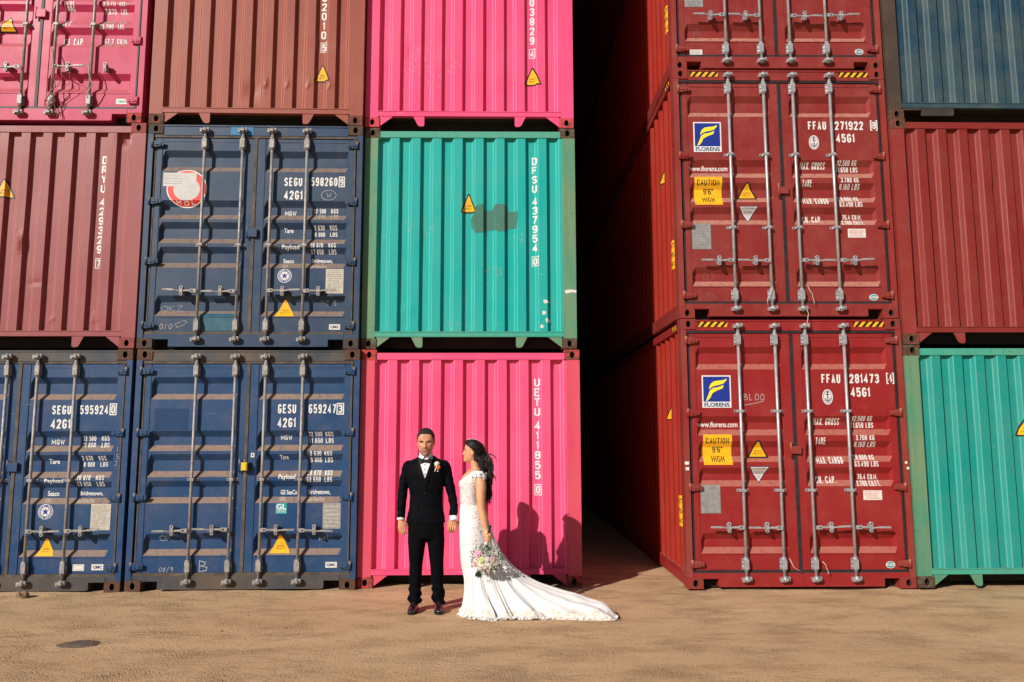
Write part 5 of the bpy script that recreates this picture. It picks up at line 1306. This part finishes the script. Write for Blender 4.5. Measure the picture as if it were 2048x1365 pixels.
# boutonniere
M_orange = plain('orange_petal', (0.80, 0.20, 0.015), .6, noise_amt=.2); M_cream = plain('cream_petal', (0.74, 0.68, 0.58), .6, noise_amt=.08); M_leaf = plain('grey_green_leaf', (0.055, 0.11, 0.065), .6, noise_amt=.35, scale=50)
M_leafp = plain('pale_sage_leaf', (0.30, 0.36, 0.29), .6, noise_amt=.25, scale=50); M_blush = plain('blush_petal', (0.70, 0.50, 0.49), .6, noise_amt=.1, scale=60); M_pinkp = plain('pink_petal', (0.72, 0.36, 0.46), .6, noise_amt=.12, scale=60); M_greenp = plain('lime_cream_petal', (0.60, 0.66, 0.30), .6, noise_amt=.1)
def rose(c, r_, face, mat, seed, name='rose'):
    """cupped petals in three whorls round a bud"""
    rg_ = random.Random(seed); f = Vector(face).normalized(); a = f.orthogonal().normalized(); b = f.cross(a); c = Vector(c); mb = MB(); mb.keep = True
    mb.ell(c+f*r_*.2, (r_*.34,)*3, mat, 10, 7)
    for w, (n, rr, lift, op) in enumerate(((4, .50, .55, .25), (5, .78, .35, .55), (6, 1.0, .05, .95))):
        for k in range(n):
            t0 = 2*math.pi*(k+.5*w)/n+rg_.uniform(-.15, .15); vs = []
            for i in range(4):
                u = i/3
                for j in range(5):
                    v = (j-2)/2*(.95/n*3.1)*(.55+.45*math.sin(u*math.pi*.75)); ra = r_*rr*(.25+.75*u*(.7+.3*op)); hh_ = r_*(lift*math.sin(u*1.5)+.05)-r_*.25*op*u*u*(1 if w == 2 else .2)
                    d_ = a*math.cos(t0+v)+b*math.sin(t0+v); vs.append(c+d_*ra+f*(hh_-.06*r_*abs(j-2)*u))
            mb.add(vs, [(i*5+j, i*5+j+1, (i+1)*5+j+1, (i+1)*5+j) for i in range(3) for j in range(4)], mat, True)
    return mb.mesh(name)
bt = thing('boutonniere', 'small boutonniere of a white and an orange flower pinned to the dark lapel', 'flower', tuple(tfront(.945, 1.33, .02)))
B0 = bt.location.copy()
def bl(m_, nm, pr, mat=None): 
    for v in m_.vertices: v.co -= B0
    return link(nm, m_, pr)
bl(rose(B0+Vector((-.004, -.008, .028)), .024, (-.1, -1, .3), M_cream, 1), 'white_flower', bt)
bl(rose(B0+Vector((.012, -.008, -.004)), .021, (.2, -1, 0), M_orange, 2), 'orange_flower', bt)
bl(rose(B0+Vector((-.018, -.004, .004)), .011, (-.3, -1, 0), plain('rust_petal', (.35, .08, .03), .6), 3), 'bud', bt)
mb = MB(); 
for (x0, z0, x1, z1) in ((.0, 0, .03, .045), (-.01, 0, -.03, .03), (.0, -.01, .035, -.022), (0, -.02, .01, -.05)):
    p0, p1 = B0+Vector((x0, 0, z0)), B0+Vector((x1, -.004, z1)); d_ = (p1-p0); sd = Vector((-d_.z, 0, d_.x)).normalized()*.007; mb.add([p0, p0+d_*.5-sd, p1, p0+d_*.5+sd+Vector((0, -.002, 0))], [(0, 1, 2, 3)], M_leaf)
bl(mb.mesh('leaves'), 'leaves', bt); bt.children[-1]['kind'] = 'stuff'
mb = MB(); mb.tube([B0+Vector((-.008, 0, -.005)), B0+Vector((-.022, -.002, -.045))], .0055, 8, M_cream); bl(mb.mesh('stem'), 'stem', bt)
mb = MB(); mb.ell(B0+Vector((.006, -.003, -.042)), (.008, .005, .007), M_pinkp, 8, 6); bl(mb.mesh('berry'), 'berry', bt)

# ---- the bride, in profile, facing him
BY = -1.20
bride = thing('person', 'woman in a long white lace wedding dress holding a bouquet, seen from the side', 'person', (0, 0, 0))
bh = Head((1.272, BY, 1.470), .208, R(-90), R(-5), (.86, .86), True)
BT = [(.78, 1.300, .120, .165), (.86, 1.286, .112, .160), (.92, 1.272, .100, .140), (.98, 1.264, .092, .126), (1.04, 1.262, .094, .130), (1.09, 1.264, .099, .140), (1.14, 1.266, .104, .150), (1.19, 1.272, .108, .158), (1.23, 1.290, .096, .162), (1.265, 1.306, .078, .158), (1.29, 1.318, .056, .125), (1.31, 1.320, .046, .07)]
mb = MB()
limb(mb, *smooth_path([(c, BY, z) for z, c, a, b in BT], [(a-.006, b-.006) for z, c, a, b in BT], 3), seg=30)
for s_ in (-1, 1): mb.ell((1.200, BY+s_*.068, 1.175), (.040, .055, .052), None, 16, 12)
limb(mb, *smooth_path([(1.318, BY, 1.27), (1.305, BY, 1.33), (1.292, BY, 1.385), (1.285, BY, 1.42)], [(.052, .058), (.042, .046), (.040, .043), (.042, .044)]), seg=20)
bh.grid(mb)
for s_ in (-1, 1): mb.ell(bh.pt(s_*1.68, .44, .001), (.015, .008, .025))
limb(mb, *smooth_path([(1.34, -1.335, 1.25), (1.362, -1.365, 1.17), (1.362, -1.375, 1.07), (1.366, -1.375, .97), (1.388, -1.385, .87), (1.412, -1.39, .765)], [.050, .050, .044, .038, .036, .026]), seg=18)
limb(mb, *smooth_path([(1.33, -1.065, 1.25), (1.325, -1.03, 1.14), (1.29, -1.01, 1.01), (1.22, -1.03, .90), (1.165, -1.07, .82)], [.048, .042, .036, .033, .024]), seg=18)
for s_ in (-1, 1): limb(mb, [(1.30, BY+s_*.075, .85), (1.285, BY+s_*.075, .45), (1.29, BY+s_*.06, .08)], [.085, .055, .032]); limb(mb, [(1.30, BY+s_*.06, .045), (1.24, BY+s_*.06, .04), (1.19, BY+s_*.06, .02)], [.03, .03, .018], (0, 1, 0))
# left hand closed round the bouquet handle, right hand laced into his
HP = Vector((1.425, -1.395, .705))
limb(mb, [(1.412, -1.39, .775), (1.420, -1.405, .735), (1.425, -1.415, .70)], [(.030, .022), (.034, .020), (.030, .018)], (1, .0, 0), 14)
for i in range(4):
    z = .718-.0155*i; y0 = -1.425
    limb(mb, [(1.408, -1.418, z+.004), (1.404, -1.440, z), (1.424, -1.449, z-.003), (1.447, -1.438, z-.004), (1.452, -1.420, z-.004)], [.0095, .0095, .009, .008, .006], (0, 0, 1), 10)
limb(mb, [(1.405, -1.40, .745), (1.432, -1.425, .738), (1.452, -1.428, .722), (1.457, -1.415, .705)], [.011, .010, .009, .006], (0, 0, 1), 10)
W2 = Vector((1.150, -1.085, .805))
limb(mb, [W2, W2+Vector((-.02, -.02, -.03)), W2+Vector((-.045, -.030, -.055))], [(.022, .018), (.030, .016), (.034, .014)], (0, 1, .3), 14)
for i in range(4):
    q = Vector((1.118-.021*i, -1.120, .762+.004*i))
    limb(mb, [q+Vector((.006, .035, .006)), q+Vector((0, -.008, .010)), q+Vector((0, -.040, .004)), q+Vector((-.004, -.058, -.014)), q+Vector((-.006, -.055, -.034))], [.0085, .0088, .0082, .0075, .0058], (1, 0, 0), 10)
link('body', remesh(mb, 'body', .0042, 3, (M_skin2,)), bride)
mb = MB()
for s_ in (-1, 1):
    th = [s_*a for a in (.22, .40, .62, .80)]; bh.patch(mb, [(th[0], .585, .006), (th[1], .60, .012), (th[2], .605, .010), (th[3], .588, .005)], M_browshade, .003)
link('eyebrows', mb.mesh('eyebrows'), bride)
for s_ in (-1, 1):
    mb = MB(); p = bh.pt(s_*.48, .51, -.001); mb.ell(p, (.005, .010, .005), M_eye, 10, 7); mb.ell(p+Vector((-.003, 0, 0)), (.003, .0045, .0045), M_iris, 8, 6)
    bh.patch(mb, [(s_*.30, .522, .004), (s_*.42, .535, .007), (s_*.60, .532, .008), (s_*.80, .515, .005)], M_browshade, .003); link('eye', mb.mesh('eye'), bride)  # dark strip painted in for the shade of the lid
mb = MB(); bh.patch(mb, [(-.34, .232, .003), (-.16, .248, .012), (0, .248, .014), (.16, .248, .012), (.34, .232, .003)], M_lip2, .002); bh.patch(mb, [(-.28, .222, .003), (0, .206, .016), (.28, .222, .003)], M_lip2, .002); link('mouth', mb.mesh('mouth'), bride)

# dress cloths
def lace_mat(name, base, under, scale, thr=(.05, .10)):
    m, n, l, b = nt(name); g_ = n.new('ShaderNodeNewGeometry'); pos = g_.outputs['Position']
    v = n.new('ShaderNodeTexVoronoi'); v.feature = 'DISTANCE_TO_EDGE'; v.inputs['Scale'].default_value = scale; l.new(pos, v.inputs['Vector'])
    v2 = n.new('ShaderNodeTexVoronoi'); v2.feature = 'F1'; v2.inputs['Scale'].default_value = scale*.45; l.new(pos, v2.inputs['Vector'])
    nz = _noise(n, l, pos, scale*.5, 4, .7)
    k = _mul(n, l, _map(n, l, v.outputs['Distance'], thr[0], thr[1]), _map(n, l, nz, .42, .52))
    k = _mul(n, l, k, _map(n, l, v2.outputs['Distance'], .28, .40))
    l.new(_mix(n, l, k, base, under), b.inputs['Base Color']); b.inputs['Roughness'].default_value = .7; b.inputs['Sheen Weight'].default_value = .15
    bp_ = n.new('ShaderNodeBump'); bp_.inputs['Strength'].default_value = .5; bp_.inputs['Distance'].default_value = .004; bp_.invert = True; l.new(k, bp_.inputs['Height']); l.new(bp_.outputs[0], b.inputs['Normal'])
    return m
M_dress = plain('ivory_tulle', (0.74, 0.73, 0.725), .65, noise_amt=.03, scale=12, bump=.08); M_dress.node_tree.nodes['Principled BSDF'].inputs['Sheen Weight'].default_value = .2
M_lace = lace_mat('lace_on_skin', (0.74, 0.72, 0.72), (0.65, 0.58, 0.575), 60)
M_laceh = lace_mat('hem_lace', (0.74, 0.70, 0.65), (0.60, 0.46, 0.35), 45)
M_petal = plain('lace_applique', (0.74, 0.72, 0.73), .7, noise_amt=.1, scale=120)
def bring(z):
    for a, b in zip(BT[:-1], BT[1:]):
        if z <= b[0]: t = max(0, (z-a[0])/(b[0]-a[0])); return [lerp(a[i], b[i], t) for i in (1, 2, 3)]
    return list(BT[-1][1:])
dress = bride
mb = MB()
limb(mb, *smooth_path([(c, BY, z) for z, c, a, b in BT[1:]], [(a+.003, b+.004) for z, c, a, b in BT[1:]], 3), seg=36)
for s_ in (-1, 1): mb.ell((1.199, BY+s_*.068, 1.172), (.045, .060, .056), None, 16, 12)
me = remesh(mb, 'bodice', .005, 3, (M_lace,))
def bcut(p):
    top = 1.205+max(0, (p.x-1.17))*.80    # neckline rising from bust to shoulder
    top -= .05*G(p.y-BY, .05)*(1 if p.x < 1.27 else 0)
    return p.z > min(top, 1.30) or (p.x > 1.32 and p.z > 1.12 and abs(p.y-BY) < .10)
carve(me, bcut, lambda p: .002*mn.noise(p*55)); bodice = link('bodice', me, dress)
# cap sleeve of lace petals, scalloped lower edge
for s_ in (-1, 1):
    mb = MB(); mb.keep = True; vs = []; rg = random.Random(9); nn = 22
    for j in range(6):
        for i in range(nn):
            a = lerp(-2.1, 2.1, i/(nn-1)); t = j/5
            cx_, cy_, cz_ = 1.345, BY+s_*(.150), 1.255
            rr = .058+.010*t; drop = t*(.055+.008*math.sin(i*1.9)+(.006 if i % 2 else -.004))
            x = cx_+rr*math.sin(a)*(.55+.45*t)+.0; y = cy_+s_*(rr*math.cos(a)*.72*(.35+.65*t)); z = cz_+.040-drop
            vs.append((x, y, z))
    fs = [(j*nn+i, j*nn+i+1, (j+1)*nn+i+1, (j+1)*nn+i) for j in range(5) for i in range(nn-1)]
    mb.add(vs, fs, M_petal, True); link('cap_sleeve', mb.mesh('cap_sleeve'), dress)
def flower(mb, c, nrm, r_, mat, rg_):
    f = Vector(nrm).normalized(); a = f.orthogonal().normalized(); b = f.cross(a); t0 = rg_.uniform(0, 6)
    for k in range(5):
        t = t0+2*math.pi*k/5; d_ = a*math.cos(t)+b*math.sin(t); e = a*-math.sin(t)+b*math.cos(t)
        mb.add([c+f*.001, c+d_*r_*.6+e*r_*.36+f*.003, c+d_*r_+f*.005, c+d_*r_*.6-e*r_*.36+f*.003], [(0, 1, 2, 3)], mat)
# skirt and train: profiles (distance from the body axis, height) in each direction, 0 = straight back
AX, AYc = 1.285, BY
SK = {180: [(.120, .98), (.125, .90), (.122, .80), (.120, .70), (.116, .58), (.108, .46), (.084, .34), (.056, .24), (.040, .14), (.045, .07), (.075, .03), (.115, .004)],
      225: [(.128, .98), (.140, .90), (.148, .80), (.150, .70), (.142, .58), (.125, .46), (.092, .34), (.072, .24), (.072, .14), (.090, .07), (.125, .03), (.17, .004)],
      270: [(.130, .98), (.150, .90), (.168, .80), (.172, .70), (.162, .58), (.155, .46), (.160, .34), (.175, .24), (.205, .15), (.24, .08), (.275, .03), (.302, .004)],
      300: [(.125, .98), (.145, .90), (.165, .80), (.172, .70), (.172, .60), (.182, .48), (.205, .36), (.245, .25), (.29, .16), (.335, .09), (.375, .04), (.41, .004)],
      320: [(.118, .98), (.140, .90), (.160, .80), (.172, .70), (.190, .58), (.215, .46), (.26, .35), (.315, .25), (.375, .17), (.42, .10), (.46, .05), (.50, .004)],
      335: [(.110, .98), (.135, .90), (.158, .80), (.180, .68), (.215, .56), (.265, .45), (.33, .34), (.41, .25), (.50, .17), (.59, .10), (.68, .05), (.76, .004)],
      345: [(.105, .98), (.132, .90), (.158, .79), (.195, .67), (.25, .545), (.33, .43), (.44, .325), (.58, .250), (.74, .180), (.92, .125), (1.18, .062), (1.34, .004)],
      352: [(.103, .98), (.130, .90), (.158, .79), (.205, .67), (.27, .54), (.37, .415), (.50, .31), (.66, .24), (.85, .180), (1.05, .125), (1.25, .066), (1.33, .006)],
      0: [(.100, .98), (.130, .90), (.158, .79), (.205, .67), (.272, .54), (.38, .41), (.52, .305), (.68, .232), (.84, .178), (.98, .128), (1.08, .075), (1.16, .006)],
      12: [(.105, .98), (.132, .90), (.158, .79), (.19, .67), (.25, .54), (.34, .41), (.46, .30), (.60, .20), (.74, .12), (.86, .07), (.95, .03), (1.03, .004)],
      40: [(.12, .98), (.14, .90), (.16, .80), (.172, .70), (.19, .58), (.22, .46), (.27, .34), (.33, .24), (.39, .15), (.44, .08), (.48, .03), (.52, .004)],
      90: [(.130, .98), (.150, .90), (.168, .80), (.172, .70), (.162, .58), (.155, .46), (.155, .34), (.16, .24), (.175, .15), (.19, .08), (.21, .03), (.23, .004)]}
ks = sorted(SK)
def sk(ang, t):
    ang %= 360
    for i, a in enumerate(ks):
        b = ks[(i+1) % len(ks)]; bb = b if b > a else b+360; q = ang if ang >= a else ang+360
        if a <= q <= bb:
            f = (q-a)/(bb-a); f = f*f*(3-2*f); break
    def ev(P):
        u = t*(len(P)-1); k = min(int(u), len(P)-2); u -= k
        p0, p1, p2, p3 = P[max(k-1, 0)], P[k], P[k+1], P[min(k+2, len(P)-1)]
        return [.5*((2*p1[j])+(p2[j]-p0[j])*u+(2*p0[j]-5*p1[j]+4*p2[j]-p3[j])*u*u+(3*p1[j]-p0[j]-3*p2[j]+p3[j])*u**3) for j in (0, 1)]
    A, B = ev(SK[a]), ev(SK[b]); return lerp(A[0], B[0], f), lerp(A[1], B[1], f)
def angs():
    o = []; a = 0.0
    while a < 360:
        o.append(a); d_ = 0.35 if (a < 16 or a > 336) else (0.8 if (a > 300 or a < 40) else 1.6); a += d_
    return o
AN = angs(); NV = 90; vs = []
for j in range(NV+1):
    t = j/NV
    for a in AN:
        r_, z = sk(a, t); ar = R(a)
        fold = max(0, (t-.38)/.62)
        # folds fan out from the knee; finer, longer ones along the train
        ph = a*.16 if 20 < a < 300 else 48+(a-300)*.30
        amp = .020*fold*(1-.45*max(0, t-.8)/.2)
        if a > 300 or a < 20: amp = .052*fold*min(1, z/.12+.35)
        n1 = math.sin(ph*1.0+2.2*mn.noise(Vector((a*.02, t*1.5, 1)))*3)+.5*math.sin(ph*2.3+1.3+2*t)
        train = (a > 305 or a < 20)
        r2_ = r_+(0 if train else amp*n1)
        z2 = z+(amp*(.42*n1+.22*math.sin(a*1.25+5*t)) if train else 0)
        if train: z2 += .018*fold*mn.noise(Vector((r_*7*math.cos(ar), r_*14*math.sin(ar)+3, 2)))*min(1, max(z, .01)/.03)
        if t > .93: r2_ += .012*mn.noise(Vector((a*.9, t*5, 3)))*(t-.93)/.07*2; 
        hem = max(0, (t-.9)/.1)
        z2 = max(z2, .003+.010*hem*abs(mn.noise(Vector((a*1.3, 7, t*3)))))
        x = AX+r2_*math.cos(ar); y = AYc+r2_*math.sin(ar)
        if t < .35: x += .0
        vs.append((x, y, z2-.010*hem))
n = len(AN); fs = [(j*n+i, (j+1)*n+i, (j+1)*n+(i+1) % n, j*n+(i+1) % n) for j in range(NV) for i in range(n)]
mb = MB(); mb.keep = True
hemrow = int(NV*.86)
mb.add(vs, fs, M_dress, True); me = mb.mesh('skirt')
me.materials.append(M_laceh)
bm = bmesh.new(); bm.from_mesh(me); bmesh.ops.recalc_face_normals(bm, faces=bm.faces)
for f in bm.faces:
    c = f.calc_center_median(); dx, dy = c.x-AX, c.y-AYc; a = math.degrees(math.atan2(dy, dx)) % 360
    # lace border near the ground, a scalloped band
    if c.z < .060+.022*math.sin(c.x*32)+.012*math.sin(c.x*83) and 240 < a < 359 and c.y < -1.27: f.material_index = 1
bm.to_mesh(me); bm.free(); me.polygons.foreach_set('use_smooth', [True]*len(me.polygons))
sko = link('skirt', me, dress); s_ = sko.modifiers.new('thickness', 'SOLIDIFY'); s_.thickness = .003; s_.offset = -1
# lace flowers down the side of the skirt, and along the bodice
mb = MB(); mb.keep = True; rg = random.Random(4)
for k in range(170):
    z = rg.uniform(.46, .99); a = rg.gauss(300+(.99-z)*12, 11); t_ = 0
    lo, hi = 0, 1
    for _ in range(18):
        mid = (lo+hi)/2
        if sk(a, mid)[1] > z: lo = mid
        else: hi = mid
    r_ = sk(a, lo)[0]+.004; ar = R(a); p = Vector((AX+r_*math.cos(ar), AYc+r_*math.sin(ar), z))
    flower(mb, p, (math.cos(ar), math.sin(ar), .1), rg.uniform(.006, .012), M_petal, rg)
for k in range(70):
    z = rg.uniform(1.0, 1.22); a = R(rg.uniform(190, 345)); c, ra, rb = bring(z); p = Vector((c+(ra+.004)*math.cos(a), BY+(rb+.004)*math.sin(a), z))
    if bcut(p): continue
    flower(mb, p, (math.cos(a), math.sin(a), 0), rg.uniform(.006, .010), M_petal, rg)
for k in range(26):
    a = rg.uniform(-1.9, 1.9); p = Vector((1.345+.066*math.sin(a), BY-.150-.046*math.cos(a), 1.243+rg.uniform(-.02, .03))); flower(mb, p, (math.sin(a), -math.cos(a), .4), rg.uniform(.010, .016), M_petal, rg)
# scalloped motif edge on the ground
for k in range(130):
    a = rg.uniform(248, 351); r_, z = sk(a, 1); ar = R(a); p = Vector((AX+(r_+rg.uniform(-.02, .016))*math.cos(ar), AYc+(r_+rg.uniform(-.02, .016))*math.sin(ar), rg.uniform(.004, .022))); flower(mb, p, (rg.uniform(-.5, .5), -.8, .8), rg.uniform(.007, .014), M_petal, rg)
lo_ = link('lace_flowers', mb.mesh('lace_flowers'), dress); lo_['kind'] = 'stuff'
# hair: a close cap and many long wavy locks
def bhl(th):
    a = abs(th)
    if a < .7: return .80
    if a < 1.35: return lerp(.80, .66, (a-.7)/.65)
    if a < 1.62: return .64
    if a < 1.9: return .52
    return lerp(.45, .10, min(1, (a-1.9)/.5))
mb = MB(); bh.grid(mb, M_hair, lambda th, h: (-.012+.028*min(1, max(0, (h-bhl(th))/.05))+.050*max(0, abs(th)-1.2)*max(0, .95-h)*min(1, max(0, (h-bhl(th))/.05))+.002*mn.noise(Vector((th*16, h*6, 1)))), 64, 44)
rg = random.Random(17)
def hx(z, k):
    """front and back edge of the fall of hair at height z"""
    P = [(1.60, 1.30, 1.39), (1.50, 1.33, 1.405), (1.44, 1.335, 1.435), (1.40, 1.338, 1.452), (1.335, 1.350, 1.474), (1.27, 1.385, 1.466), (1.20, 1.402, 1.456), (1.12, 1.402, 1.448), (1.04, 1.405, 1.462), (.97, 1.415, 1.458)]
    for p, q in zip(P[:-1], P[1:]):
        if z >= q[0]: t = min(1, (p[0]-z)/(p[0]-q[0])); f, b = lerp(p[1], q[1], t), lerp(p[2], q[2], t); return lerp(f, b, k)
    return lerp(P[-1][1], P[-1][2], k)
def lock(side, k, th0, h0):
    th1 = side*rg.uniform(1.98, 2.8); h1 = rg.uniform(.30, .62); ph = rg.uniform(0, 6.28); amp = rg.uniform(.007, .017); r0 = rg.uniform(.0045, .009)
    pts = []; rads = []; y1 = BY+side*rg.uniform(.01, .10)-.02
    for i in range(9):
        t = i/9; e = t**2.6; pts.append(tuple(bh.pt(lerp(th0, th1, t), h0+(h1-h0)*e+.05*math.sin(t*3.14)*(1-h0), .017+rg.uniform(0, .005)+.026*t))); rads.append(r0*(.45+.55*t))
    p0 = Vector(pts[-1]); ze = rg.uniform(.975, 1.16) if rg.random() < .8 else rg.uniform(1.15, 1.3); N = 24
    for i in range(1, N+1):
        t = i/N; z = lerp(p0.z, ze, t); w = min(1, t*6); w = w*w*(3-2*w); x = lerp(p0.x, hx(z, k), w); y = lerp(p0.y, y1, w); cu = amp*min(1, max(0, t-.2)*2.0)
        x += cu*math.sin(z*46+ph); y += cu*math.cos(z*46+ph); pts.append((x, y, z)); rads.append(r0*(1-.8*t**4))
    mb.tube(pts, rads, 5, M_hair)
for i in range(190):
    sd = -1 if rg.random() < .62 else 1; th0 = sd*rg.uniform(.05, 1.5); h0 = min(.97, max(.72, bhl(th0))+rg.uniform(.03, .16)); lock(sd, rg.random(), th0, h0)
for i in range(9):   # wisps blown back
    p = Vector((1.430+rg.uniform(-.01, .015), BY+rg.uniform(-.08, .06), rg.uniform(1.25, 1.5))); q = p+Vector((rg.uniform(.03, .075), rg.uniform(-.02, .02), rg.uniform(-.10, -.02))); mb.tube([p, (p+q)/2+Vector((.008, 0, .012)), q], [.0045, .0035, .0015], 5, M_hair)
mb.keep = True; link('hair', mb.mesh('hair'), bride)
mb = MB(); mb.keep = True
for i in range(13):
    t = i/12; p = bh.pt(R(lerp(-100, 20, t)), .93, .030)+Vector((.022, 0, .002)); flower(mb, p, (-.2, -.6, .8), .010, M_cream if i % 3 else M_leafp, rg)
o = link('hair_vine', mb.mesh('hair_vine'), bride)
mb = MB(); mb.ell(bh.pt(1.62 if False else -1.60, .33, .006), (.005, .005, .010), M_cream, 8, 6); link('earring', mb.mesh('earring'), bride)

# bouquet
bq = thing('bouquet', 'wedding bouquet of blush and cream roses with grey-green leaves, hanging from her hand', 'bouquet', (1.41, -1.44, .51)); Q0 = bq.location.copy()
def ql(m_, nm, kind=None):
    for v in m_.vertices: v.co -= Q0
    o_ = link(nm, m_, bq)
    if kind: o_['kind'] = kind
    return o_
mb = MB(); mb.tube([(1.418, -1.425, .672), (1.428, -1.428, .72)], .017, 12, M_cream); mb.tube([(1.412, -1.430, .632), (1.418, -1.425, .673)], [.021, .018], 12, M_cream); ql(mb.mesh('ribbon'), 'ribbon')
mb = MB(); rg = random.Random(31)
for k in range(9): a = rg.uniform(0, 6.28); o_ = Vector((.010*math.cos(a), .010*math.sin(a), 0)); mb.tube([Vector((1.428, -1.425, .735))+o_, Vector((1.447, -1.405, .805))+o_*1.3], .004, 5, plain('dark_green_stem', (.015, .05, .03), .6) if k == 0 else mb.mats[0])
for k in range(12): a = rg.uniform(0, 6.28); mb.tube([(1.412, -1.43, .64), (1.41+.05*math.cos(a), -1.44+.04*math.sin(a), .575)], .0035, 4, M_leaf)
o_ = ql(mb.mesh('stems'), 'stems', 'stuff')
C0 = Vector((1.412, -1.45, .510))
for i, (dx, dz, r_, m_) in enumerate(((-.070, .055, .040, M_pinkp), (-.045, .005, .036, M_greenp), (-.100, -.030, .034, M_blush), (-.055, -.058, .034, M_cream), (-.010, -.050, .030, M_cream), (.035, -.045, .026, M_cream), (.060, .010, .028, M_blush), (.010, .010, .024, M_cream), (.085, -.030, .022, M_cream), (.02, -.085, .022, M_cream))):
    d_ = Vector((dx, -math.sqrt(max(.002, .0145-dx*dx*.75-dz*dz*.75))*.85, dz)); ql(rose(C0+d_, r_, d_.normalized()+Vector((0, -.5, 0)), m_, i+10), 'rose')
mb = MB(); mb.keep = True
for k in range(800):
    d_ = Vector((rg.gauss(0, 1), rg.gauss(0, 1), rg.gauss(0, 1))).normalized(); R_ = rg.uniform(.085, .150)
    if d_.y > .5: continue
    p = C0+Vector((d_.x*R_*1.02, d_.y*R_*.72, d_.z*R_*.90)); 
    if d_.z > 0 and rg.random() < .3: p.z += .01
    g_ = (d_+Vector((rg.uniform(-.8, .8), rg.uniform(-.8, .8), rg.uniform(-.8, .8)))).normalized(); L_ = rg.uniform(.012, .026); sd = g_.orthogonal().normalized(); sd = (sd*math.cos(k)+g_.cross(sd)*math.sin(k))*L_*rg.uniform(.22, .38)
    mb.add([p, p+g_*L_*.5+sd, p+g_*L_, p+g_*L_*.5-sd], [(0, 1, 2, 3)], rg.choice((M_leaf, M_leafp, M_leaf, M_leafp, M_cream)))
for (x, z) in ((1.345, .405), (1.335, .385), (1.36, .39)):
    for k in range(14):
        p = Vector((x+rg.uniform(-.015, .015), -1.50+rg.uniform(-.02, .02), z+rg.uniform(-.015, .02))); g_ = Vector((rg.uniform(-.6, .3), -.3, -1)).normalized(); sd = Vector((.3, .3, 0))*.02; mb.add([p, p+g_*.014+sd, p+g_*.03, p+g_*.014-sd], [(0, 1, 2, 3)], M_leaf)
ql(mb.mesh('foliage'), 'foliage', 'stuff')
mb = MB()
for k in range(46):
    d_ = Vector((rg.uniform(-1, 1), -rg.uniform(.2, 1), rg.uniform(-1, 1))).normalized(); p = C0+Vector((d_.x*.155, d_.y*.11, d_.z*.135)); mb.ell(p, (.0048,)*3, M_cream if k % 3 else M_blush, 6, 4)
ql(mb.mesh('berries'), 'berries', 'stuff')
